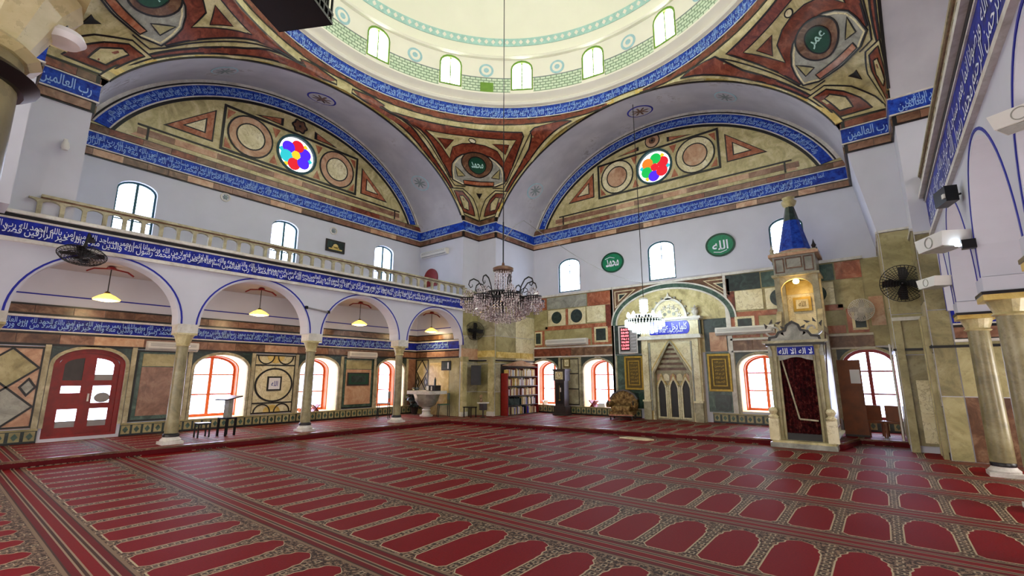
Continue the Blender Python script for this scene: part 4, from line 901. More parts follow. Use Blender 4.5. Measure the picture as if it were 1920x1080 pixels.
# central bay round the mihrab
for a, b in ((4.64, 5.68), (7.85, 8.72)):
    rpiece(FB, a, .46, b, 2.35, 'grn', wb_, 0, .02, 'slab'); rpiece(FB, a, 2.37, b, 3.5, 'dgrn', wb_, 0, .022, 'slab'); rpiece(FB, (a + b) / 2 - .26, 2.38, (a + b) / 2 + .26, 3.0, 'pink', wb_, .02, .035, 'slab')
    rpiece(FB, a + .2, .5, b - .2, 1.0, 'dgrn', wb_, .01, .034, 'slab')
ac, ah = 6.72, 2.02
arc = lambda e, n=36: [(ac + (ah + e) * math.cos(math.pi * i / n), 3.45 + (1.22 + e) * math.sin(math.pi * i / n)) for i in range(n + 1)]
piece(FB, [(4.64, 3.45)] + [(8.86, 3.45), (8.86, 4.84), (4.64, 4.84)], 'brn', wb_, 0, .012, 'spandrel')
for s in (-1, 1):
    x = 6.75 + s * 2.05; a = [(x, 4.1), (x, 4.75), (x - s * .85, 4.75)]; a = a if s > 0 else a[::-1]
    for q, m_, w in ((1, 'crm', .02), (.86, 'brn', .03), (.45, 'crm', .036), (.3, 'dgrn', .042)):
        cx, cz = sum(p[0] for p in a) / 3, sum(p[1] for p in a) / 3; piece(FB, [(cx + (p[0] - cx) * q, cz + (p[1] - cz) * q) for p in a], m_, wb_, .0, w, 'triangle')
MB().prism(FB, arc(-.02), .0, .03).build('arch_field', 'yel', wb_); rpiece(FB, 5.66, 2.36, 7.86, 3.46, 'yel', wb_, 0, .03, 'arch_field')
MB().ring(FB, arc(.12), arc(-.02), 0, .06, False).build('marble_arch', 'grn', wb_); MB().ring(FB, arc(-.02), arc(-.07), 0, .07, False).build('marble_arch', 'wstone', wb_); MB().ring(FB, arc(.17), arc(.12), 0, .065, False).build('marble_arch', 'wstone', wb_)
rpiece(FB, 4.54, .44, 4.64, 4.84, 'wstone', wb_, 0, .05, 'pilaster_strip'); rpiece(FB, 8.66, .44, 8.72, 3.5, 'wstone', wb_, 0, .05, 'pilaster_strip')
rpiece(FB, 4.63, 4.84, 8.57, 4.92, 'wstone', wb_, 0, .07, 'moulding')
# --- red door in the left wall
dstr = struct('door_1'); a = door_l
ou = arch_poly(a[0], a[1], a[2], a[3], a[4]); MB().ring(FL, ou, arch_poly(a[0] + .1, a[1] - .1, a[2] + .06, a[3], a[4] - .1), -.16, -.04).build('frame', 'redw', dstr)
uc = (a[0] + a[1]) / 2
def arc_top(u, ins): k = (u - uc) / ((a[1] - a[0]) / 2 - ins); return a[3] + (a[4] - a[3] - ins) * math.sqrt(max(0, 1 - k * k))
for s in (-1, 1):
    u0, u1 = (a[0] + .1, uc) if s < 0 else (uc, a[1] - .1); n = 8
    P_ = [(u0, a[2] + .06), (u1, a[2] + .06)] + [(u1 + (u0 - u1) * i / n, arc_top(u1 + (u0 - u1) * i / n, .1)) for i in range(n + 1)]
    g0, g1 = u0 + .11, u1 - .11; holes = []
    for k, (z0, z1) in enumerate(((.42, .83), (.96, 1.36), (1.49, None))):
        if z1: holes.append([(g0, z0), (g1, z0), (g1, z1), (g0, z1)])
        else: holes.append([(g0, z0), (g1, z0)] + [(g1 + (g0 - g1) * i / n, max(z0 + .02, arc_top(g1 + (g0 - g1) * i / n, .22))) for i in range(n + 1)])
    lf = holes_wall(MB(), Fr(FL.p(0, 0, -.08), FL.u, FL.n), P_, holes, .05).build('leaf', 'redw', dstr)
    for k, h in enumerate(holes):
        MB().prism(FL, h, -.115, -.105).build('pane', 'paneo', lf)
        if k == 2 and s < 0: MB().prism(FL, h, -.104, -.098).build('shaded_glass', 'dwood', lf)
        elif k == 1 and s < 0: rpiece(FL, g0, .96, g1, 1.2, 'redw', lf, -.104, -.09, 'lower_board')
        elif k != 1: rpiece(FL, g0, h[0][1], g1, h[0][1] + .14, 'grey', lf, -.104, -.098, 'outside_view')
        else: MB().prism(FL, circ((g0 + .2, 1.08), .15, 14, .12), -.104, -.099).build('outside_view', 'grey', lf)
rpiece(FL, uc + .03, 1.0, uc + .06, 1.18, 'plast', dstr, -.08, -.03, 'handle')
# arched red niche on the gallery, on the back left pier
t = tag(MB().prism(FPL, arch_poly(-2.2, -1.4, 5.2, 5.55, 5.95), 0, .05).build('arched_shutter', 'redw'), 'small red arched shutter on the pier at the far end of the left gallery', 'shutter')
# ================================================ THINGS
WF = Fr((0, 0, 0), (1, 0, 0), (0, -1, 0))     # local frame facing -y, origin at the thing
def lathe_part(t, name, mat, prof, c=(0, 0, 0), n=24, sx=1, sy=1): return MB().lathe(prof, c, n, sx, sy).build(name, mat, t, True)
# ---- mihrab
mh = thing('mihrab', 'tall carved stone prayer niche with pointed stepped vault in the middle of the back wall', 'prayer niche', None, (6.76, D, ZP))
def L_m(fr=WF): return fr
F = WF
d0 = .22
niche = [(-.62, 0), (-.62, 1.55), (-.5, 1.78), (-.36, 2.02), (-.22, 2.28), (-.1, 2.5), (0, 2.62), (.1, 2.5), (.22, 2.28), (.36, 2.02), (.5, 1.78), (.62, 1.55), (.62, 0)]
MB().prism(F, [(-1.0, 0), (-.62, 0)] + niche[1:-1] + [(.62, 0), (1.0, 0), (1.0, 2.72), (-1.0, 2.72)], .0, d0).build('facade', 'crm', mh)
line(F, niche, .06, 'stn', mh, d0 - .02, d0 + .035, name='niche_moulding')
line(F, [(a * 1.16, b * 1.03 if 0 < i < 12 else b) for i, (a, b) in enumerate(niche)], .03, 'yel2', mh, d0 - .02, d0 + .02, name='niche_moulding')
# stepped muqarnas rows receding into the niche
for k, (z, h, wd) in enumerate(((1.55, .17, .6), (1.74, .15, .5), (1.91, .15, .42), (2.08, .14, .34), (2.24, .13, .24), (2.39, .12, .14))):
    MB().rect(F, -wd, z, wd, z + h * .6, .0, .06 + .022 * k).build('stepped_row', 'stn', mh); MB().rect(F, -wd * .94, z + h * .6, wd * .94, z + h + .03, .0, .03 + .018 * k).build('stepped_row', 'brn', mh)
for i in range(5): MB().prism(F, arch_poly(-.56 + .225 * i, -.56 + .225 * i + .2, 1.3, 1.42, 1.54), .04, .08).build('scallop', 'crm' if i % 2 else 'pink', mh)
MB().rect(F, -.62, 0, .62, 1.6, .0, .03).build('niche_back', 'stn', mh)
for c in (-.41, 0, .41):
    P = lambda h, e: [(c - h, .08), (c + h, .08), (c + h, 1.05), (c + h * .7, 1.2), (c, 1.36 + e), (c - h * .7, 1.2), (c - h, 1.05)]
    MB().prism(F, P(.115, 0), .03, .045).build('dark_arch', 'blk', mh); MB().stroke(F, P(.145, .04), .045, .03, .1, True).build('arch_moulding', 'crm', mh)
    line(F, [(c - .17, 1.16), (c - .06, 1.34), (c, 1.52), (c + .06, 1.34), (c + .17, 1.16)], .03, 'yel2', mh, .03, .1, name='arch_moulding')
for u in (-.205, .205): MB().tube([F.p(u, .05, .09), F.p(u, 1.1, .09)], .03, 10).build('colonnette', 'crm', mh, True)
for s in (-1, 1):
    MB().rect(F, s * .86 - .13, 0, s * .86 + .13, .62, d0 - .02, d0 + .1).build('pedestal', 'stn', mh); MB().rect(F, s * .86 - .15, .6, s * .86 + .15, .66, d0 - .02, d0 + .13).build('moulding', 'crm', mh)
    MB().rect(F, s * .86 - .1, .66, s * .86 + .1, 2.72, d0 - .02, d0 + .07).build('pilaster', 'crm', mh)
    MB().tube([F.p(s * .72, .3, d0 + .02), F.p(s * .72, 2.6, d0 + .02)], .035, 10).build('colonnette', 'gry', mh, True)
MB().rect(F, -1.08, 2.70, 1.08, 2.78, 0, d0 + .16).rect(F, -1.04, 2.78, 1.04, 2.83, 0, d0 + .1).build('lower_cornice', 'wstone', mh)
MB().rect(F, -1.0, 2.83, 1.0, 3.34, 0, d0 + .04).build('entablature', 'crm', mh); MB().rect(F, -1.12, 3.34, 1.12, 3.42, 0, d0 + .18).rect(F, -1.06, 3.30, 1.06, 3.34, 0, d0 + .1).build('upper_cornice', 'wstone', mh)
MB().rect(F, .98, 2.83, 1.05, 3.3, 0, d0).build('side_strip', 'dgrn', mh)
# pierced crest and urn finials
n = 16; MB().ring(F, [(.62 * math.cos(math.pi * i / n), 3.42 + .72 * math.sin(math.pi * i / n)) for i in range(n + 1)], [(.55 * math.cos(math.pi * i / n), 3.42 + .64 * math.sin(math.pi * i / n)) for i in range(n + 1)], .04, .14, False).build('crest_rim', 'wstone', mh)
cr = MB().prism(F, [(.56 * math.cos(math.pi * i / n), 3.42 + .65 * math.sin(math.pi * i / n)) for i in range(n + 1)], .05, .07).build('crest_ground', 'crm', mh)
for i in range(7):
    a = math.pi * (i + .5) / 7; c = (.36 * math.cos(a), 3.44 + .4 * math.sin(a))
    MB().prism(F, [(c[0] + .09 * (.6 + .4 * math.cos(5 * q)) * math.cos(q), c[1] + .09 * (.6 + .4 * math.cos(5 * q)) * math.sin(q)) for q in [CI * j / 30 for j in range(30)]], .06, .12).build('leaf_ornament', 'wstone', mh)
    if i % 2: MB().prism(F, circ((c[0] * .55, 3.44 + (c[1] - 3.44) * .55), .06, 10), .06, .09).build('leaf_ornament', 'gry', mh)
MB().prism(F, [(-.09, 4.08), (-.13, 4.16), (-.05, 4.2), (0, 4.34), (.05, 4.2), (.13, 4.16), (.09, 4.08)], .04, .14).build('top_ornament', 'wstone', mh)
for i in range(9): a = math.pi * (i + .5) / 9; MB().prism(F, circ((.66 * math.cos(a), 3.42 + .77 * math.sin(a)), .035, 8), .05, .13).build('scroll_bead', 'gry', mh)
for s in (-1, 1): MB().lathe([(.1, 0), (.1, .03), (.05, .06), (.1, .13), (.12, .2), (.06, .25), (.13, .29), (.04, .31), (.02, .38), (0, .4)], F.p(s * .9, 3.42, .16), 14).build('urn_finial', 'wstone', mh, True)
# blue sign
MB().prism(F, [(.7 * sx_ + .0, 0) for sx_ in ()] or ([(-.62, 2.86), (.62, 2.86)] + [(.62 + .1 * math.sin(math.pi * i / 8), 3.08 - .21 * math.cos(math.pi * i / 8)) for i in range(1, 8)] + [(.62, 3.3), (-.62, 3.3)] + [(-.62 - .1 * math.sin(math.pi * i / 8), 3.08 + .21 * math.cos(math.pi * i / 8)) for i in range(1, 8)]), d0 + .03, d0 + .06).build('blue_sign', 'bsign', mh)
m = MB(); put_text(m, 'كلما دخل عليها زكريا', lambda a, b: F.p(a, b, d0 + .066), -.62, 2.93, .32, 1.26, .02); put_text(m, 'المحراب وجد عندها رزقا', lambda a, b: F.p(a, b, d0 + .067), -.5, 2.89, .16, 1.0, .01); m.build('lettering', 'let', mh)
# ---- minbar (stepped pulpit)
mb_ = thing('minbar', 'tall stone pulpit with dark curtain, inscribed gate and blue spire, right of the prayer niche', 'pulpit', None, (10.8, -.75, 0))
G_ = WF
def mb(m, name, mat, sm_=False): return m.build(name, mat, mb_, sm_)
mb(MB().box(-.66, -.28, 0, .62, 3.2, .1), 'base_slab', 'gry'); mb(MB().box(-.62, -.24, .1, .6, 3.15, .15), 'base_slab', 'yel')
mb(MB().box(-.56, .0, .15, -.34, .14, 2.35), 'gate_pillar', 'oliv'); mb(MB().box(.34, .0, .15, .56, .14, 2.35), 'gate_pillar', 'oliv')
for s in (-1, 1):
    mb(MB().tube([(s * .44, -.03, .2), (s * .43, -.03, 2.2)], .05, 12).lathe([(.07, 0), (.05, .06)], (s * .44, -.03, .15), 12).lathe([(.05, 0), (.08, .1)], (s * .44, -.03, 2.2), 12), 'colonnette', 'shaft', True)
    mb(MB().box(s * .56 - .1, -.24, .15, s * .56 + .1, -.08, .62).lathe([(.09, 0), (.11, .05), (.06, .1), (.1, .18), (.07, .24), (0, .27)], (s * .56, -.16, .62), 14), 'newel_post', 'crm', False)
mb(MB().box(-.6, -.06, 2.3, .6, .2, 2.36), 'gate_cornice', 'blk'); mb(MB().box(-.56, -.04, 2.06, .56, .16, 2.3), 'gate_lintel', 'gry'); mb(MB().box(-.66, -.1, 2.36, .66, .24, 2.42), 'gate_cornice', 'stn')
mb(MB().rect(G_, -.36, 2.08, .38, 2.27, .03, .055), 'sign_plate', 'dblue')
m = MB(); put_text(m, 'لا اله الا الله', lambda a, b: G_.p(a, b, .06), -.33, 2.1, .14, .68, .015); mb(m, 'lettering', 'let')
mb(MB().prism(G_, [(-.34, 2.06), (-.34, 1.95), (-.2, 1.98), (-.1, 2.02), (0, 2.03), (.1, 2.02), (.2, 1.98), (.34, 1.95), (.34, 2.06)], -.04, .03), 'scalloped_head', 'gry')
# carved pediment in front of the tower
ped = [(-.52, 2.42), (-.5, 2.5), (-.36, 2.52), (-.3, 2.62), (-.16, 2.66), (-.12, 2.78), (0, 2.86), (.12, 2.78), (.16, 2.66), (.3, 2.62), (.36, 2.52), (.5, 2.5), (.52, 2.42)]
mb(MB().prism(G_, ped[::-1], -.12, -.0), 'pediment', 'gry'); mb(MB().stroke(G_, ped, .05, -.02, .03), 'pediment_scroll', 'blk')
for s in (-1, 1):
    sp = [(s * (.40 + (.03 + .022 * q) * math.cos(q * .9)), 2.68 + (.03 + .022 * q) * math.sin(q * .9)) for q in [k * .35 for k in range(20)]]
    mb(MB().stroke(G_, sp, .035, -.1, .02), 'carved_scroll', 'gry')
    for k in range(5): q = .5 + k * .75; x, z = s * (.40 + .17 * math.cos(q)), 2.68 + .17 * math.sin(q); e = (s * (.40 + .27 * math.cos(q + .25)), 2.68 + .27 * math.sin(q + .25)); w_ = (s * -.04 * math.sin(q), .04 * math.cos(q)); mb(MB().prism(G_, [(x - w_[0], z - w_[1]), e, (x + w_[0], z + w_[1])], -.09, .0), 'carved_leaf', 'blk')
# curtain with folds
vs, fs = [], []
for i in range(33):
    u = -.34 + .68 * i / 32; y = .07 + .025 * math.sin(i * 1.5); vs += [(u, y, .28), (u, y, 2.05), (u, y + .02, 2.05), (u, y + .02, .28)]
for i in range(32):
    a = i * 4; fs += [(a, a + 4, a + 5, a + 1), (a + 1, a + 5, a + 6, a + 2), (a + 2, a + 6, a + 7, a + 3), (a + 3, a + 7, a + 4, a)]
mb(MB().add(vs, fs), 'curtain', 'curt', True); mb(MB().stroke(WF, [(-.3, 2.0), (-.06, .62)], .03, -.045, -.02), 'curtain_cord', 'stn'); mb(MB().stroke(WF, [(-.06, .62), (.3, .6)], .035, -.045, -.02), 'curtain_cord', 'stn'); mb(MB().box(-.34, .0, .15, .34, .24, .3), 'step', 'blk')
for s in (-1, 1):
    FS = Fr((s * .5, 0, 0), (0, 1, 0), (s, 0, 0))
    mb(MB().prism(FS, [(.1, .15), (3.1, .15), (3.1, 2.9), (1.7, 2.9), (.2, .9)], -.07, .0), 'side_wall', 'oliv'); mb(MB().stroke(FS, [(.14, 1.35), (1.7, 3.3)], .08, -.09, .03), 'handrail', 'stn')
    mb(MB().stroke(FS, [(.3, .3), (2.95, .3), (2.95, 2.7), (1.75, 2.7), (.3, .85)], .05, .0, .02, True), 'side_moulding', 'brn')
    for k in range(7): y = .3 + .22 * k; z = .95 + (y - .14) * 1.2 - .1; mb(MB().tube([(s * .47, y, z), (s * .47, y, z + .34)], .025, 8), 'baluster', 'stn', True)
for k in range(7): mb(MB().box(-.43, .3 + .22 * k, .15, .43, .52 + .22 * k if k < 6 else 3.1, .45 + .33 * k), 'step', 'wstone')
# tower: four posts, arched canopy, box and spire
y0, y1 = 1.75, 2.65
for sx in (-1, 1):
    for y in (y0, y1): mb(MB().box(sx * .44 - .07, y - .07, 2.4, sx * .44 + .07, y + .07, 4.3), 'tower_post', 'stn')
mb(MB().rect(Fr((0, y1, 0), (1, 0, 0), (0, -1, 0)), -.4, 2.6, .4, 3.9, -.03, .0), 'tower_back', 'crm')
mb(MB().rect(Fr((0, y1, 0), (1, 0, 0), (0, -1, 0)), -.4, 3.9, .4, 4.28, -.03, .02), 'tower_niche', 'yel2')
fo = lambda z0, z1, e: MB().box(-.5 - e, y0 - .06 - e, z0, .5 + e, y1 + .06 + e, z1)
mb(fo(4.28, 4.34, .06), 'tower_cornice', 'stn'); mb(fo(4.34, 4.84, .0), 'tower_box', 'gry'); mb(fo(4.84, 4.92, .09), 'tower_cornice', 'pink'); mb(fo(4.92, 4.96, .05), 'tower_cornice', 'stn')
FT = Fr((0, y0 - .06, 0), (1, 0, 0), (0, -1, 0))
frame_ = lambda a, b, c, d: mb(MB().stroke(FT, [(a, b), (c, b), (c, d), (a, d)], .03, 0, .02, True), 'box_moulding', 'brn'); frame_(-.44, 4.4, -.24, 4.78); frame_(-.18, 4.5, .18, 4.78); frame_(.24, 4.4, .44, 4.78)
FT = Fr((0, y0, 0), (1, 0, 0), (0, -1, 0))
mb(MB().prism(FT, [(-.5, 4.3), (-.5, 3.9), (-.37, 3.9)] + [(-.37 * math.cos(math.pi * i / 12), 3.9 + .3 * math.sin(math.pi * i / 12)) for i in range(1, 12)] + [(.37, 3.9), (.5, 3.9), (.5, 4.3)], -.05, .05), 'tower_arch', 'stn')
for x in (-.5, .5):
    for y in (y0, y1): mb(MB().lathe([(.06, 0), (.04, .05), (.06, .1), (.03, .16), (0, .28)], (x, y, 4.96), 10), 'corner_finial', 'blk' if x > 0 else 'stn', True)
yc = (y0 + y1) / 2
mb(MB().lathe([(.5, 4.95), (.5, 5.0), (.40, 5.06)], (0, yc, 0), 8), 'spire_base', 'pink'); mb(MB().lathe([(.40, 5.05), (.2, 5.95)], (0, yc, 0), 8), 'spire', 'blue'); mb(MB().lathe([(.2, 5.95), (.11, 6.38)], (0, yc, 0), 8), 'spire_top', 'dgrn')
mb(MB().lathe([(.1, 6.36), (.17, 6.44), (.2, 6.54), (.13, 6.6), (.17, 6.66), (0, 6.72)], (0, yc, 0), 10), 'finial', 'yel', True)
lp = tag(MB().lathe([(0, -.07), (.06, -.05), (.08, 0), (.06, .05), (0, .07)], (10.8, .98, 4.12), 14).build('tower_lamp', 'bulb', None, True), 'small glowing bulb under the arch of the stone pulpit tower', 'lamp')
pl = bpy.data.lights.new('tower_lamp_light', 'POINT'); pl.energy = 16; pl.color = (1, .62, .2); pl.shadow_soft_size = .08; po = link('tower_lamp_light', pl, lp); po.location = (10.8, .95, 4.05)
fp = thing('framed_plaque', 'gilt framed square plaque hanging inside the stone pulpit tower', 'plaque', None, (10.8, 1.84, 3.6))
MB().rect(F, -.22, -.2, .22, .2, 0, .03).build('frame', 'gold', fp); MB().rect(F, -.15, -.13, .15, .13, .03, .04).build('panel', 'crm', fp); m = MB(); put_text(m, 'الله', lambda a, b: F.p(a, b, .045), -.09, -.08, .16, .18, .01); m.build('lettering', 'gold2', fp)
# ---- chandeliers
def strings(c, r, z0, z1, n, k, size, mb2):
    for i in range(n):
        a = CI * i / n
        for j in range(k): mb2.gem((c[0] + r * math.cos(a), c[1] + r * math.sin(a), z0 + (z1 - z0) * (j + .5) / k), size, abs(z1 - z0) / k * .48)
    return mb2
ch = thing('crystal_chandelier', 'large unlit crystal chandelier with scrolled black arms hanging from the dome', 'chandelier', None, (CX, CY, 3.7)); ch.scale = (.76, .76, 1)
MB().tube([(0, 0, .1), (0, 0, 1.0)], .018, 8).tube([(0, 0, 1.0), (0, 0, 14.1)], .012, 6).build('chain', 'metal', ch)
MB().lathe([(.2, -.04), (.27, -.03), (.28, .02), (.2, .05), (.05, .06), (.03, .14)], n=32).build('top_canopy', 'brn', ch, True)
strings((0, 0), .22, -.04, -.5, 22, 6, .018, strings((0, 0), .14, -.04, -.5, 14, 6, .018, MB())).build('upper_crystal_curtain', 'crys', ch)['kind'] = 'stuff'
MB().tube([(0, 0, 0), (0, 0, -.9)], .02, 8).build('stem', 'metal', ch)
hoop = lambda r, z, t: MB().lathe([(r - t, z - t), (r + t, z - t), (r + t, z + t), (r - t, z + t), (r - t, z - t)], n=40)
hoop(.5, -.5, .018).build('upper_hoop', 'metal', ch, True); hoop(.74, -.64, .022).build('lower_hoop', 'metal', ch, True)
strings((0, 0), .5, -.5, -.64, 44, 2, .02, strings((0, 0), .62, -.56, -.66, 40, 2, .018, MB())).build('crystal_band', 'crys', ch)['kind'] = 'stuff'
bw = MB()
for k, (r, z0, z1, n) in enumerate(((.74, -.66, -.86, 60), (.68, -.72, -.92, 52), (.58, -.8, -1.0, 46), (.46, -.86, -1.04, 38), (.34, -.9, -1.06, 28), (.2, -.94, -1.1, 16), (.64, -.66, -.8, 44))): strings((0, 0), r, z0, z1, n, 4, .021, bw)
bw.build('crystal_bowl', 'crys', ch)['kind'] = 'stuff'
arm0 = bell0 = None
for i in range(8):
    a = CI * i / 8 + .1
    if arm0 is None:
        pts = [(.5, 0, -.52), (.56, 0, -.38), (.66, 0, -.26), (.78, 0, -.22), (.88, 0, -.26), (.91, 0, -.34), (.86, 0, -.4), (.81, 0, -.37), (.82, 0, -.33)]
        arm0 = MB().tube(pts, [.016] * 6 + [.013, .011, .008], 6).tube([(.56, 0, -.46), (.66, 0, -.42), (.74, 0, -.46), (.76, 0, -.54), (.71, 0, -.56)], .009, 6).build('scroll_arm', 'metal', ch, True); o = arm0
        b = MB(); b2 = hoop(.21, -.62, .01)
        b2.v = [(x + .9, y, z) for x, y, z in b2.v]; bell_f = b2.build('bell_frame', 'metal', ch, True)
        strings((.9, 0), .07, -.44, -.5, 8, 2, .014, b); strings((.9, 0), .13, -.5, -.6, 14, 2, .016, b); strings((.9, 0), .21, -.62, -.76, 22, 3, .017, b); strings((.9, 0), .15, -.7, -.84, 14, 3, .017, b); strings((.9, 0), .07, -.78, -.9, 8, 3, .017, b)
        bell0 = b.build('crystal_bell', 'crys', ch); bell0['kind'] = 'stuff'; q = (bell0, bell_f)
    else:
        o = link('scroll_arm', arm0.data, ch); b1 = link('crystal_bell', q[0].data, ch); b1['kind'] = 'stuff'; q2 = link('bell_frame', q[1].data, ch)
        for z in (b1, q2): z.rotation_euler = (0, 0, a)
    o.rotation_euler = (0, 0, a)
for z in q: z.rotation_euler = (0, 0, .1)
c2 = thing('crystal_chandelier', 'smaller brightly lit crystal chandelier hanging in front of the prayer niche', 'chandelier', None, (6.62, .6, 3.9))
MB().tube([(0, 0, .1), (0, 0, 7.1)], .012, 6).build('chain', 'metal', c2)
MB().lathe([(.03, .16), (.12, .14), (.14, .08), (.05, .02), (.03, -.05)], n=16).build('top_canopy', 'wstone', c2, True)
strings((0, 0), .12, .08, -.3, 12, 5, .02, strings((0, 0), .07, -.1, -.4, 8, 4, .02, MB())).build('upper_crystals', 'lcrys', c2)['kind'] = 'stuff'
hoop(.58, -.55, .015).build('hoop', 'wstone', c2, True); hoop(.4, -.42, .012).build('hoop', 'wstone', c2, True)
bw = MB()
for r, z0, z1, n in ((.6, -.56, -.78, 40), (.5, -.62, -.86, 34), (.38, -.7, -.95, 26), (.24, -.78, -1.0, 18), (.4, -.42, -.55, 26)): strings((0, 0), r, z0, z1, n, 4, .024, bw)
bw.build('crystal_bowl', 'lcrys', c2)['kind'] = 'stuff'
bulb0 = None
for i in range(10):
    a = CI * i / 10
    if bulb0 is None: bulb0 = MB().lathe([(0, -.06), (.05, -.03), (.055, .02), (.03, .09), (0, .13)], (0, 0, 0), 10).build('bulb', 'cold', c2, True); o = bulb0
    else: o = link('bulb', bulb0.data, c2)
    o.location = (.5 * math.cos(a), .5 * math.sin(a), -.44)
pl = bpy.data.lights.new('chandelier_light', 'POINT'); pl.energy = 130; pl.color = (.85, 1, .95); pl.shadow_soft_size = .3; po = link('chandelier_light', pl, c2); po.location = (0, 0, -.3)
# ---- pendant lamps in the left aisle
names = ['glowing yellow glass pendant lamp under the arch above the red glazed door', 'glowing yellow glass pendant lamp under the second arch from the camera', 'glowing yellow glass pendant lamp under the third arch from the camera', 'glowing yellow glass pendant lamp under the arch nearest the marble pier']
for y, s in zip((-11.06, -7.76, -4.54, -1.35), names):
    t = thing('pendant_lamp', s, 'lamp', 'pendant lamps of the left aisle', (-1.2, y, 3.3))
    MB().lathe([(.24, -.03), (.245, 0), (.15, .07), (.07, .11), (.05, .13)], n=28).build('glass_shade', 'shade', t, True); MB().lathe([(0, -.06), (.12, -.05), (.2, -.025)], n=20).build('bulb_bowl', 'bulb', t, True)
    MB().tube([(0, 0, .12), (0, 0, .72)], .01, 6).build('rod', 'metal', t); MB().lathe([(.05, .1), (.06, .13), (.03, .17)], n=12).build('holder', 'gold2', t, True)
    MB().stroke(Fr((0, 0, 0), (0, 1, 0), (1, 0, 0)), [(-.42, .58), (-.3, .66), (0, .7), (.3, .66), (.42, .58)], .03, -.02, .02).lathe([(.07, .68), (.09, .72), (.05, .755)], n=12).build('ceiling_bracket', 'redw', t)
    pl = bpy.data.lights.new('pendant_light', 'POINT'); pl.energy = 14; pl.color = (1, .8, .5); pl.shadow_soft_size = .15; po = link('pendant_light', pl, t); po.location = (0, 0, -.12)
# ---- wall pieces: roundels, gold panels, LED board, pictures, speakers, AC units
def on_wall(name, label, cat, fr, u, v, grp=None):
    t = thing(name, label, cat, grp, fr.p(u, v, 0)); return t, Fr((0, 0, 0), fr.u, fr.n)
for u, z, s, lab in ((4.67, 5.9, 'محمد', 'green oval wall medallion with a white name, between the left and middle upper windows'), (8.6, 5.9, 'الله', 'green oval wall medallion with a white name, between the middle and right upper windows')):
    t, f_ = on_wall('medallion', lab, 'medallion', FB, u, z, 'green medallions on the back wall')
    MB().ring(f_, circ((0, 0), .47, 36, .40), circ((0, 0), .41, 36, .34), .002, .04).build('rim', 'dkgreen', t); MB().prism(f_, circ((0, 0), .41, 36, .34), 0, .03).build('disc', 'green', t)
    m = MB(); w_ = .5 if s == 'الله' else .54; put_text(m, s, lambda a, b: f_.p(a, b, .036), -w_ / 2, -.17, .32, w_, .02)
    if s == 'محمد': line_ = m.stroke(f_, [(-.3, .16), (-.1, .22), (.1, .16)], .02, .03, .038)
    else: m.stroke(f_, [(-.22, -.22), (0, -.26), (.2, -.2)], .02, .03, .038)
    m.build('lettering', 'let', t)
for u, lab in ((5.35, 'gilt framed inscription panel left of the prayer niche, above the armchair'), (8.26, 'gilt framed inscription panel right of the prayer niche')):
    t, f_ = on_wall('gilt_panel', lab, 'panel', FB, u, 1.7, 'gilt panels beside the prayer niche')
    MB().rect(f_, -.36, -.6, .36, .6, .02, .05).build('board', 'gold2', t); line(f_, [(-.32, -.56), (.32, -.56), (.32, .56), (-.32, .56)], .06, 'gold', t, .05, .08, True, 'frame'); line(f_, [(-.2, -.42), (.2, -.42), (.2, .42), (-.2, .42)], .03, 'gold', t, .05, .07, True, 'inner_frame')
    m = MB()
    for k, s in enumerate(('بسم الله', 'الرحمن', 'الرحيم', 'قل هو الله', 'احد الله', 'الصمد')): put_text(m, s, lambda a, b: f_.p(a, b, .056), -.14, .28 - .12 * k, .08, .28, .01)
    m.build('lettering', 'gold', t)
t, f_ = on_wall('prayer_time_board', 'electronic board with glowing red rows of digits, left of the prayer niche', 'board', FB, 5.19, 2.9)
MB().rect(f_, -.36, -.5, .36, .5, .03, .09).build('case', 'grey', t); line(f_, [(-.35, -.49), (.35, -.49), (.35, .49), (-.35, .49)], .03, 'plast', t, .08, .1, True, 'frame')
MB().rect(f_, -.3, -.42, .07, .44, .09, .095).build('screen', 'blk', t)
m = MB()
for k, s in enumerate(('12:45', '04:32', '05:58', '11:47', '03:09', '05:31', '06:52')):
    cu_h = .075; put_text(m, s, lambda a, b: f_.p(a, b, .1), -.26, .33 - .115 * k, cu_h, .3, .03)
m.build('digits', 'led', t)
m = MB()
for k, s in enumerate(('الوقت', 'الفجر', 'الشروق', 'الظهر', 'العصر', 'المغرب', 'العشاء')): put_text(m, s, lambda a, b: f_.p(a, b, .095), .12, .33 - .115 * k, .06, .18, .0)
m.build('lettering', 'wht', t)
def ac(fr, u, z, L, label, h=.2, dp=.2):
    t, f_ = on_wall('air_conditioner', label, 'air conditioner', fr, u, z, 'wall air conditioners'); ax = f_.u
    prof = [(0, -h / 2), (dp * .6, -h / 2), (dp, -h * .2), (dp, h * .3), (dp * .8, h / 2), (0, h / 2)]; n = len(prof)
    vs = [f_.p(s * L / 2, b, a) for s in (-1, 1) for a, b in prof]; fs = [tuple(range(n - 1, -1, -1)), tuple(range(n, 2 * n))] + [(i, (i + 1) % n, n + (i + 1) % n, n + i) for i in range(n)]
    MB().add(vs, fs).build('case', 'plast', t)
    for k in range(3): MB().rect(f_, -L / 2 + .06, h * (-.02 + .12 * k), L / 2 - .06, h * (.02 + .12 * k), dp - .002, dp + .006).build('grille_bar', 'grey', t)
    MB().prism(f_, [(-L / 2 + .05, -h * .42), (L / 2 - .05, -h * .42), (L / 2 - .05, -h * .32), (-L / 2 + .05, -h * .32)], dp * .5, dp * .86).build('outlet_flap', 'grey', t)
ac(FB, 2.56, 2.92, 1.9, 'white air conditioner above the two arched windows left of the prayer niche', .26)
ac(FB, 9.1, 3.0, 1.7, 'long white air conditioner between the prayer niche and the stone pulpit', .26)
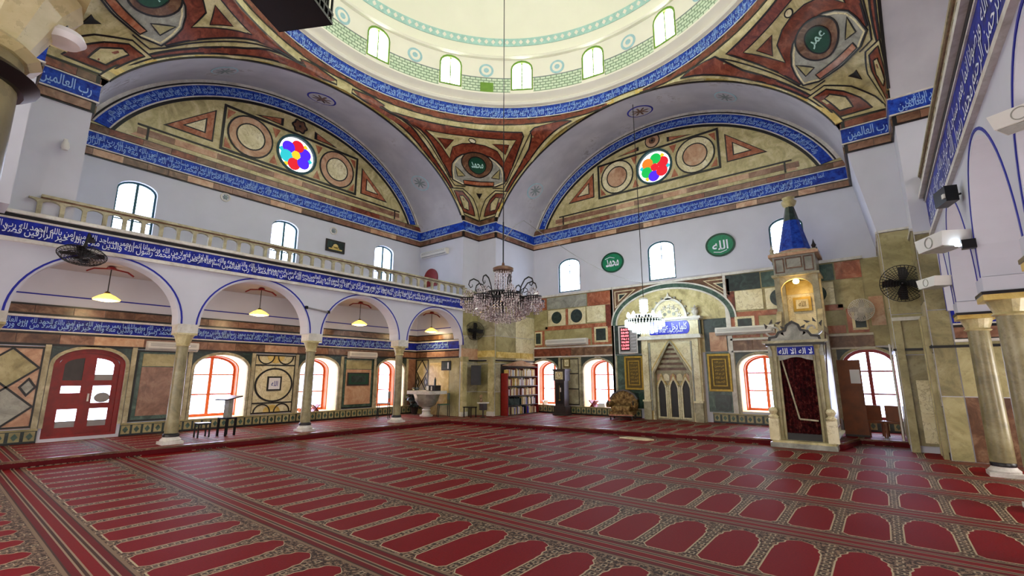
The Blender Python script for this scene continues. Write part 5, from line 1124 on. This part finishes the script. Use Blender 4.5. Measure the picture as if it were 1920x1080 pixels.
ac(FL, -9.33, 2.36, 1.15, 'white air conditioner right of the red glazed door', .24); ac(FL, -3.5, 2.33, 1.15, 'white air conditioner above the dark framed picture under the gallery', .24)
ac(FPL, -1.55, 6.55, 1.5, 'white air conditioner on the pier at the far end of the left gallery', .24)
def picture(fr, u, z, w, h, label, mats=('dwood', 'dgrn', 'yel2')):
    t, f_ = on_wall('framed_picture', label, 'picture', fr, u, z); MB().rect(f_, -w / 2, -h / 2, w / 2, h / 2, .02, .05).build('frame', mats[0], t); MB().rect(f_, -w / 2 + .05, -h / 2 + .05, w / 2 - .05, h / 2 - .05, .05, .056).build('canvas', mats[1], t); return t, f_
t, f_ = picture(FL, -4.85, 6.16, .74, .44, 'dark framed picture on the white wall above the gallery')
MB().prism(f_, circ((0, -.0), .1, 16, .08), .056, .06).rect(f_, -.14, -.1, .14, -.03, .056, .06).rect(f_, -.26, -.14, .26, -.09, .056, .06).build('painted_building', 'yel2', t)
t, f_ = picture(FL, -3.58, 1.48, .9, .46, 'wide dark framed picture on the pink marble slab under the left gallery', ('dwood', 'dkgreen', 'x')); MB().rect(f_, -.3, -.12, .3, .12, .056, .062).build('painted_field', 'dgrn', t)
t, f_ = picture(FL, -6.55, 1.36, .44, .44, 'square framed sheet in the middle of the circular marble panel', ('blk', 'wht', 'x')); m = MB(); put_text(m, 'الله', lambda a, b: f_.p(a, b, .06), -.1, -.08, .16, .2, .005); m.build('lettering', 'bline', t)
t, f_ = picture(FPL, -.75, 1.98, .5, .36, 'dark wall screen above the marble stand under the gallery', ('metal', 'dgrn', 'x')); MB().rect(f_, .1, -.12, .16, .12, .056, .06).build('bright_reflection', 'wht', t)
t, f_ = picture(FB0, 13.02, 1.95, .36, .62, 'black framed board on the marble pier right of the stone pulpit', ('metal', 'blk', 'x')) if 0 else picture(FR0, .45, 2.1, .62, .62, 'black framed board on the marble pier right of the stone pulpit', ('metal', 'blk', 'x'))
# notice above the clock
t, f_ = picture(FB, 2.52, 2.1, .3, .36, 'small framed notice on the wall above the tall clock', ('gold2', 'crm', 'x')); m = MB(); put_text(m, 'الله', lambda a, b: f_.p(a, b, .06), -.06, -.06, .12, .12, .005); m.build('lettering', 'gold2', t)
# loudspeaker
t = thing('loudspeaker', 'black box loudspeaker between the two pilasters of the back left pier', 'loudspeaker', None, (.3, -.38, 1.62)); t.rotation_euler = (0, 0, math.radians(42))
MB().box(-.19, -.25, -.36, .19, .1, .36).build('cabinet', 'blk', t); MB().box(-.17, -.27, -.34, .17, -.25, .34).build('grille', 'blk', t); MB().box(-.03, .1, -.05, .03, .3, .05).build('bracket', 'metal', t)
# ---- fans
def fan(loc, rz, R, label, cage='metal', tilt=.25, arm=.3, blade='metal'):
    t = thing('wall_fan', label, 'fan', None, loc, rz); tx = t
    t.rotation_euler = (tilt, 0, rz)
    cg = MB()
    for k in range(36):
        a = CI * k / 36; cg.tube([(.04 * math.cos(a), -.1, .04 * math.sin(a)), (R * .8 * math.cos(a), -.09, R * .8 * math.sin(a)), (R * math.cos(a), -.02, R * math.sin(a)), (R * .8 * math.cos(a), .06, R * .8 * math.sin(a)), (.05 * math.cos(a), .08, .05 * math.sin(a))], .005, 4)
    for r, y in ((R, -.02), (R * .9, -.07), (R * .78, -.085), (R * .66, -.095), (R * .54, -.097), (R * .42, -.1), (R * .3, -.1), (R * .18, -.1)):
        cg.tube([(r * math.cos(CI * k / 24), y, r * math.sin(CI * k / 24)) for k in range(25)], .009 if r == R else .005, 5)
    cg.build('cage', cage, t)
    for k in range(4):
        a = CI * k / 4; ca, sa = math.cos(a), math.sin(a); q = [(.05, -.05), (R * .5, -R * .3), (R * .88, -R * .2), (R * .9, R * .12), (R * .45, R * .16), (.05, .05)]
        vs = [(ca * u - sa * v, -.01 + .12 * v, sa * u + ca * v) for u, v in q]; vs += [(x, y + .008, z) for x, y, z in vs]; n = 6
        MB().add(vs, [tuple(range(n)), tuple(range(2 * n - 1, n - 1, -1))] + [(i, (i + 1) % n, n + (i + 1) % n, n + i) for i in range(n)]).build('blade', blade, t)
    MB().lathe([(0, -.1), (.06, -.08), (.07, 0), (.05, .12), (0, .16)], (0, 0, 0), 14).build('motor', cage, t, True).rotation_euler = (-math.pi / 2, 0, 0)
    MB().tube([(0, .12, 0), (0, arm, -.06), (0, arm, -.28)], .025, 8).box(-.05, arm - .02, -.36, .05, arm + .02, -.2).build('bracket', cage, t); return t
fan((12.93, -.42, 3.58), 0, .40, 'large black wall fan on the marble pier right of the stone pulpit', blade='blk', arm=.42)
fan((.22, -.4, 3.3), math.radians(38), .36, 'black wall fan on the back left pier below the large chandelier', arm=.4)
fan((12.1, 2.1, 3.35), .3, .3, 'pale grey wall fan high on the back wall beside the black one', 'plast', blade='grey', arm=.4)
fan((.75, -11.85, 3.85), math.radians(70), .36, 'dark wall fan seen from the side in front of the inscription at the left edge', arm=.5, tilt=1.25, blade='blk')
# small fan bracket between arches of the left arcade
t = thing('tube_light', 'small dark tube light fixed between the second and third arches of the left arcade', 'lamp', None, (.1, -6.75, 3.42)); MB().tube([(0, -.32, .03), (0, .32, -.03)], .022, 8).build('tube', 'grey', t, True); MB().box(-.04, -.36, -.01, .03, -.3, .07).box(-.04, .3, -.07, .03, .36, .01).build('end_cap', 'metal', t)
# ---- bookcase with books
bc = thing('bookcase', 'brown wooden bookcase full of books against the back left pier', 'bookcase', None, (E + .03, .3, ZP))
MB().box(0, 0, 0, .34, .04, 1.56).build('side_panel', 'redw', bc); MB().box(0, 1.96, 0, .34, 2.0, 1.95).build('side_panel', 'redw', bc); MB().box(0, 0, 0, .03, 2.0, 1.9).build('back_panel', 'dwood', bc)
SZ = [.02, .36, .72, 1.08, 1.44]
for z in SZ + [1.82]: MB().box(.02, .04, z - .02, .34, 1.96, z + .01).build('shelf', 'dwood', bc)
MB().prism(Fr((.17, 0, 0), (0, 1, 0), (1, 0, 0)), [(.0, 1.84), (2.0, 1.84), (1.9, 1.88), (1.0, 2.06), (.1, 1.88)], -.1, .1).build('pediment', 'pink', bc)
bkm = {}
def ordn(n):
    o = ['', 'first', 'second', 'third', 'fourth', 'fifth', 'sixth', 'seventh', 'eighth', 'ninth', 'tenth', 'eleventh', 'twelfth']
    return o[n] if n < 13 else '%d%s' % (n, {1: 'st', 2: 'nd', 3: 'rd'}.get(n % 10 if n > 20 else 0, 'th'))
cols = [('crm', 'cream'), ('red', 'dark red'), ('yel2', 'golden'), ('wht', 'white'), ('dgrn', 'dark green'), ('brn', 'brown'), ('dblue', 'blue')]
for k, z in enumerate(SZ):
    y = .1; cnt = 0
    while y < 1.88:
        w_ = R_.uniform(.035, .055); m_, cn_n = R_.choice(cols[:4] if k in (2, 3, 4) else cols) if not (k == 1 and y < .9) else cols[4]; h_ = R_.uniform(.22, .3)
        key = m_
        if key not in bkm: bkm[key] = MB().box(-.09, -.5, 0, .11, .5, 1).build('book', m_); b = bkm[key]
        else: b = link('book', bkm[key].data)
        b.location = (E + .03 + .17, .3 + y + w_ / 2, ZP + z + .011); b.scale = (1, w_ * .92, h_)
        cnt += 1; sh_ = ['bottom', 'second lowest', 'middle', 'second highest', 'top'][k]
        tag(b, '%s book, %s from the side panel, on the %s shelf' % (cn_n, ordn(cnt), sh_), 'book', 'books on the %s shelf of the bookcase' % sh_); y += w_ + .006
        if R_.random() < .06: y += .08
# ---- grandfather clock
t = thing('grandfather_clock', 'tall dark wooden pendulum clock between the two arched windows left of the niche', 'clock', None, (2.62, 1.95, ZP))
MB().box(-.27, -.18, 0, .27, .2, .34).box(-.3, -.2, 0, .3, .22, .06).build('plinth', 'dwood', t); MB().box(-.21, -.14, .34, .21, .18, 1.28).build('trunk', 'dwood', t); MB().box(-.26, -.17, 1.28, .26, .2, 1.66).box(-.29, -.2, 1.66, .29, .22, 1.72).build('hood', 'dwood', t)
MB().rect(Fr((0, -.14, 0), (1, 0, 0), (0, -1, 0)), -.15, .42, .15, 1.2, .0, .015).build('door', 'metal', t); MB().rect(Fr((0, -.17, 0), (1, 0, 0), (0, -1, 0)), -.17, 1.33, .17, 1.62, 0, .012).build('dial', 'crm', t)
MB().ring(Fr((0, -.17, 0), (1, 0, 0), (0, -1, 0)), circ((0, 1.475), .13), circ((0, 1.475), .115), .012, .018).build('dial_ring', 'gold', t); MB().rect(Fr((0, -.19, 0), (1, 0, 0), (0, -1, 0)), -.006, 1.47, .006, 1.57, 0, .004).rect(Fr((0, -.19, 0), (1, 0, 0), (0, -1, 0)), 0, 1.468, .07, 1.48, 0, .004).build('hand', 'blk', t)
MB().lathe([(0, -.03), (.045, 0), (0, .03)], (.0, -.165, .56), 14).tube([(0, -.16, .56), (0, -.16, 1.1)], .006, 5).build('pendulum', 'gold', t); MB().box(.03, -.175, .86, .07, -.155, 1.02).build('weight', 'plast', t)
# ---- armchair
t = thing('armchair', 'brocade upholstered armchair left of the prayer niche', 'armchair', None, (5.2, 1.75, ZP), .25)
def cushion(name, c, s, mat='broc', e=.06):
    bm = bmesh.new(); bmesh.ops.create_cube(bm, size=1)
    for v in bm.verts: v.co = Vector((v.co.x * s[0] + c[0], v.co.y * s[1] + c[1], v.co.z * s[2] + c[2]))
    bmesh.ops.bevel(bm, geom=bm.edges[:], offset=min(e, min(s) * .45), segments=4, profile=.6, affect='EDGES')
    me = bpy.data.meshes.new(name); bm.to_mesh(me); bm.free(); me.materials.append(M[mat]); me.polygons.foreach_set('use_smooth', [True] * len(me.polygons)); return link(name, me, t)
cushion('seat', (0, 0, .36), (.62, .66, .2)); cushion('seat_base', (0, 0, .22), (.8, .7, .14), e=.04)
bk = MB().prism(Fr((0, .3, 0), (1, 0, 0), (0, -1, 0)), [(-.45, .3), (.45, .3), (.47, .66), (.36, .82), (.16, .93), (0, .96), (-.16, .93), (-.36, .82), (-.47, .66)], -.1, .08).build('backrest', 'broc', t)
MB().stroke(Fr((0, .3, 0), (1, 0, 0), (0, -1, 0)), [(.47, .66), (.36, .83), (.16, .94), (0, .98), (-.16, .94), (-.36, .83), (-.47, .66)], .05, -.08, .1).build('carved_crest', 'dwood', t)
for s in (-1, 1):
    cushion('armrest', (s * .42, -.02, .5), (.16, .66, .2), e=.07); MB().tube([(s * .42, -.34, .5), (s * .42, -.36, .6), (s * .42, -.33, .62)], .03, 8).build('scroll', 'dwood', t, True)
    for y in (-.3, .3): MB().lathe([(.02, 0), (.035, .03), (.02, .07), (.035, .16)], (s * .36, y, 0), 10).build('leg', 'dwood', t, True)
MB().box(-.4, -.37, .14, .4, -.34, .18).build('fringe', 'rust', t)
# ---- marble stand with objects, plant, table, stands
t = thing('marble_basin', 'white marble basin on a turned pedestal under the far left gallery', 'basin', None, (-1.05, -1.6, ZP))
lathe_part(t, 'pedestal', 'wstone', [(.24, 0), (.24, .05), (.16, .08), (.14, .16), (.17, .22), (.12, .27), (.2, .34)]); lathe_part(t, 'bowl', 'gry', [(.2, .34), (.34, .42), (.37, .5), (.42, .55), (.46, .72), (.5, .8)], n=8); MB().box(-.62, -.44, .8, .62, .44, .92).build('rim_slab', 'wstone', t)
t = thing('crate', 'dark box of bottles standing on the marble basin', 'crate', None, (-.72, -1.6, ZP + .92)); MB().box(-.22, -.14, 0, .26, .14, .2).build('box', 'metal', t); MB().box(-.2, -.15, .02, -.08, -.14, .18).box(.04, -.15, .02, .1, -.14, .17).build('label', 'plast', t); MB().lathe([(.04, 0), (.04, .2), (.015, .26), (.015, .3)], (.1, 0, .2), 10).build('bottle', 'dgrn', t, True)
t = thing('potted_plant', 'dark bushy plant left of the marble basin', 'plant', None, (-2.08, -1.3, ZP)); lathe_part(t, 'pot', 'dwood', [(.1, 0), (.15, .22), (.17, .26)], n=16)
m = MB()
for i in range(260):
    a = R_.uniform(0, CI); z = R_.uniform(.25, .95); r = R_.uniform(.03, .26) * (1.1 - abs(z - .55)); x, y = r * math.cos(a), r * math.sin(a); l = R_.uniform(.09, .15); u = Vector((R_.uniform(-1, 1), R_.uniform(-1, 1), R_.uniform(-.4, 1))).normalized() * l; v = u.orthogonal().normalized() * l * .4; p = Vector((x, y, z))
    m.add([p, p + u * .5 + v, p + u, p + u * .5 - v], [(0, 1, 2, 3)])
o = m.build('leaves', 'dgrn', t); o['kind'] = 'stuff'; MB().tube([(0, 0, .2), (.02, 0, .8)], .015, 6).build('stem', 'dwood', t)
def chair(loc, rz, label, mat='metal', cat='chair', hs=.42):
    t = thing('folding_chair', label, cat, None, loc, rz); MB().box(-.2, -.2, hs, .2, .2, hs + .03).build('seat', mat, t); MB().box(-.2, .17, hs + .18, .2, .2, hs + .42).build('backrest', mat, t)
    for x in (-.18, .18):
        MB().tube([(x, .2, 0), (x, .18, hs + .42)], .014, 6).build('leg', 'metal', t); MB().tube([(x, -.2, 0), (x, -.17, hs)], .014, 6).build('leg', 'metal', t)
    return t
chair((-.42, -1.35, ZP), -.6, 'dark green metal chair right of the marble basin', 'dkgreen')
chair((-1.55, -3.15, ZP), -.8, 'grey backed chair in front of the far arched window under the gallery', 'grey', hs=.5)
t = thing('side_table', 'small round dark table with a white top edge below the black loudspeaker', 'table', None, (1.0, -.75, ZP)); lathe_part(t, 'top', 'wstone', [(0, .5), (.22, .5), (.22, .53), (0, .53)]); lathe_part(t, 'stem', 'dwood', [(.14, 0), (.03, .05), (.03, .5)], n=14); MB().box(-.1, -.1, .26, .1, .1, .5).build('drawer_box', 'dwood', t)
t = thing('flower_vase', 'vase of dried pink flowers on the small round table', 'vase', None, (.93, -.78, ZP + .53)); lathe_part(t, 'vase', 'brn', [(.03, 0), (.06, .05), (.03, .12), (.04, .15)], n=12)
m = MB()
for i in range(16): a = R_.uniform(0, CI); m.gem((.07 * math.cos(a) * R_.random(), .07 * math.sin(a) * R_.random(), .2 + R_.uniform(-.03, .06)), .022, .02)
m.build('flowers', 'pink', t)
t = thing('side_table', 'low black table beside the foot of the back left pier', 'table', None, (.55, -.95, ZP)); MB().box(-.2, -.16, .34, .2, .16, .37).build('top', 'metal', t)
for x in (-.17, .17):
    for y in (-.13, .13): MB().box(x - .015, y - .015, 0, x + .015, y + .015, .34).build('leg', 'metal', t)
t = thing('lectern', 'black metal lectern with a slanted top in front of the left arched window', 'lectern', None, (-.75, -8.45, ZP), .3); MB().box(-.16, -.14, .4, .16, .14, .44).build('shelf', 'metal', t); MB().prism(Fr((0, 0, 0), (0, 1, 0), (1, 0, 0)), [(-.22, .86), (.2, .94), (.2, .97), (-.22, .89)], -.22, .22).build('top', 'metal', t); MB().box(-.08, -.06, .44, .08, .06, .9).build('post', 'gry', t)
for x in (-.14, .14):
    for y in (-.12, .12): MB().box(x - .02, y - .02, 0, x + .02, y + .02, .42).build('leg', 'metal', t)
t = thing('stool', 'low black stool left of the black lectern', 'stool', None, (-.85, -8.95, ZP)); MB().box(-.14, -.14, .3, .14, .14, .34).build('seat', 'metal', t)
for x in (-.12, .12):
    for y in (-.12, .12): MB().box(x - .015, y - .015, 0, x + .015, y + .015, .3).build('leg', 'metal', t)
# book rests and small things on the window sills
def rest(loc, rz, label, mat='orng', s=1):
    t = thing('book_rest', label, 'book rest', None, loc, rz); 
    for sg in (-1, 1): MB().prism(Fr((0, 0, 0), (0, 1, 0), (1, 0, 0)), [(sg * -.12 * s, 0), (sg * -.09 * s, 0), (sg * .14 * s, .22 * s), (sg * .11 * s, .24 * s)][::sg], -.12 * s, .12 * s).build('board', mat, t)
    return t
rest((-D - .15, -5.05, .42), 0, 'folded wooden book rest on the sill of the middle window under the gallery', 'redw')
rest((1.35, D + .12, .42), 1.2, 'open book rest on the sill of the arched window nearest the bookcase', 'plast', .8)
rest((3.6, D + .12, .42), 1.4, 'red and white book rest on the sill of the window beside the tall clock', 'redw', 1.1)
t = thing('book_pile', 'white papers stacked on the sill of the window beside the tall clock', 'papers', None, (3.95, D + .14, .42)); MB().box(-.16, -.1, 0, .14, .1, .1).box(-.12, -.09, .1, .12, .08, .16).build('papers', 'wht', t)
t = thing('book_pile', 'red bound books lying on the sill left of the middle window under the gallery', 'books', None, (-D - .2, -5.4, .42)); MB().box(-.1, -.14, 0, .1, .12, .07).box(-.09, -.1, .07, .09, .1, .12).build('books', 'rust', t)
# plywood screen and chairs at the right window
t = thing('plywood_screen', 'tall brown plywood panel leaning beside the right arched window', 'panel', None, (11.66, 1.05, ZP)); MB().box(-.2, 0, .0, .28, .04, 1.86).build('sheet', 'wood', t); MB().box(.05, -.008, 1.28, .25, 0, 1.62).build('paper_notice', 'wht', t); MB().box(-.2, -.02, 0, .28, .14, .05).build('foot', 'dwood', t)
for x, lab in ((12.06, 'brown wooden box chair left of the other in front of the right window'), (12.45, 'brown wooden box chair right of the other in front of the right window')):
    t = thing('wooden_chair', lab, 'chair', None, (x, 1.6, ZP), .1 if x < 12.2 else -.1); MB().box(-.16, -.02, .3, .16, .02, .74).build('backrest', 'wood', t); MB().box(-.17, -.36, .34, .17, 0, .38).build('seat', 'wood', t)
    for a, b in ((-.14, -.33), (.14, -.33), (-.14, 0), (.14, 0)): MB().box(a - .018, b - .018, 0, a + .018, b + .018, .34).build('leg', 'wood', t)
# mat on the platform step
t = tag(MB().prism(FLOOR, [(-.42, -.12), (.3, -.2), (.46, .0), (.2, .14), (-.3, .12)], 0, .03).build('cloth_bundle', 'crm'), 'crumpled cream cloth lying on the edge of the far platform', 'cloth'); t.location = (7.2, -1.75, .0)
# white box loudspeakers / floodlights of the right arcade
def box_spk(loc, rz, label, s=1, c=True):
    t = thing('box_loudspeaker', label, 'loudspeaker', None, loc, rz); MB().prism(Fr((0, 0, 0), (1, 0, 0), (0, -1, 0)), [(-.3 * s, -.12 * s), (.3 * s, -.12 * s), (.36 * s, .12 * s), (-.36 * s, .12 * s)], -.2 * s, .22 * s).build('cabinet', 'plast', t)
    MB().box(-.28 * s, -.18 * s, -.13 * s, .28 * s, .16 * s, -.12 * s).build('grille', 'gry', t)
    MB().ring(Fr((0, 0, 0), (1, 0, 0), (0, -1, 0)), circ((0, 0), .1 * s), circ((0, 0), .085 * s), .22 * s, .23 * s).build('rim', 'gry', t); MB().tube([(0, .18 * s, 0), (.1, .4 * s, .05)], .02, 6).build('bracket', 'metal', t); return t
box_spk((XR - .28, -4.87, 3.42), -1.1, 'cream box loudspeaker above the second column of the right arcade', .8)
box_spk((XR - .21, -2.3, 3.25), -1.1, 'smaller cream box loudspeaker on the right arcade beside the marble pier', .7)
box_spk((XR + .02, -8.08, 3.7), -.5, 'white box loudspeaker at the right edge of the photo, highest of the three', .55)
t = thing('floodlight', 'small floodlight shining blue white below the cream loudspeaker on the right arcade', 'lamp', None, (XR - .07, -5.12, 3.3)); MB().box(-.07, -.05, -.06, .07, .05, .06).build('housing', 'metal', t); MB().lathe([(0, -.02), (.045, 0), (0, .02)], (-.09, 0, 0), 12).build('bulb', 'cold', t, True)
t = thing('floodlight', 'black square floodlight on the right arcade above the cream loudspeaker', 'lamp', None, (XR - .17, -4.87, 4.06), -1.3); MB().box(-.17, -.07, -.11, .17, .07, .11).build('housing', 'metal', t); MB().box(.1, -.09, -.06, .16, -.07, 0).build('lens', 'plast', t); MB().tube([(0, .07, 0), (.02, .16, .02)], .015, 6).build('bracket', 'metal', t)
t = thing('hanging_lantern', 'dark latticed hanging lantern cut by the upper edge of the photo', 'lantern', None, (8.25, -11.75, 5.1)); t.rotation_euler = (0, 0, .5)
for z in (0, .1, .42): MB().box(-.3, -.3, z, .3, .3, z + .03).build('frame', 'metal', t)
for k in range(9):
    for s in (-1, 1): u = -.28 + .07 * k; MB().box(u - .008, s * .29 - .008, 0, u + .008, s * .29 + .008, .42).box(s * .29 - .008, u - .008, 0, s * .29 + .008, u + .008, .42).build('lattice_bar', 'metal', t)
MB().box(-.25, -.25, .42, .25, .25, .5).build('cap', 'dwood', t); MB().tube([(0, 0, .5), (0, 0, 9.5)], .015, 6).build('chain', 'metal', t); MB().box(-.2, -.2, .03, .2, .2, .4).build('core', 'dwood', t)
t = thing('ceiling_fitting', 'white dished lamp beside the thick column at the upper left edge', 'lamp', None, (10.22, -13.28, 2.76)); MB().lathe([(0, -.02), (.045, -.018), (.06, 0), (.05, .02), (0, .025)], n=24).build('dish', 'wht', t, True); MB().tube([(0, 0, .04), (0, -.16, 1.26)], .006, 6).build('stem', 'metal', t)
# cable across the upper wall
m = MB(); P0, P1, P2 = Vector((CX, CY, 4.5)), Vector((CX + .5, CY + .3, 4.75)), Vector((5.8, D - .05, 4.95))
m.tube([Vector((CX, CY, 4.3)), Vector((CX + .22, CY + .12, 4.62)), Vector((CX + .3, CY + .3, 4.75))], .007, 5); a_, b_ = Vector((CX + .3, CY + .3, 4.75)), P2
m.tube([a_ + (b_ - a_) * k / 10 + Vector((0, 0, -.25 * math.sin(math.pi * k / 10))) for k in range(11)], .007, 5); tag(m.build('cable', 'grey'), 'thin cable slung from the large chandelier to the back wall', 'cable')
# white pipe on the right of the right window
tag(MB().tube([FB.p(12.55, .2, 2.5), FB.p(12.55, 2.3, 2.5)], .02, 8).build('pipe', 'plast', None, True), 'thin white pipe running down between the right window and the marble pier', 'pipe')

# small plaster rosettes and a lamp on the gallery wall
for y, z, s in ((-8.5, 6.88, 'round plaster rosette on the wall right of the first upper left window'), (-4.95, 6.72, 'round plaster rosette on the wall above the dark picture')):
    t, f_ = on_wall('wall_rosette', s, 'rosette', FL, y, z, 'plaster rosettes on the gallery wall'); MB().ring(f_, circ((0, 0), .14), circ((0, 0), .1), .002, .03).build('rim', 'wstone', t); MB().prism(f_, [(.06 * (1 + .3 * math.cos(6 * q)) * math.cos(q), .06 * (1 + .3 * math.cos(6 * q)) * math.sin(q)) for q in [CI * j / 36 for j in range(36)]], .002, .03).build('flower', 'rep', t)
t = thing('wall_spotlight', 'small white spotlight under the upper cornice at the near end of the left gallery', 'lamp', None, (.06, -12.3, 6.2)); MB().box(-.06, -.03, -.02, .06, .03, .04).build('bracket', 'plast', t); MB().lathe([(.05, -.2), (.07, -.14), (.05, -.04), (.02, 0)], (.08, 0, 0), 14).build('head', 'plast', t, True)
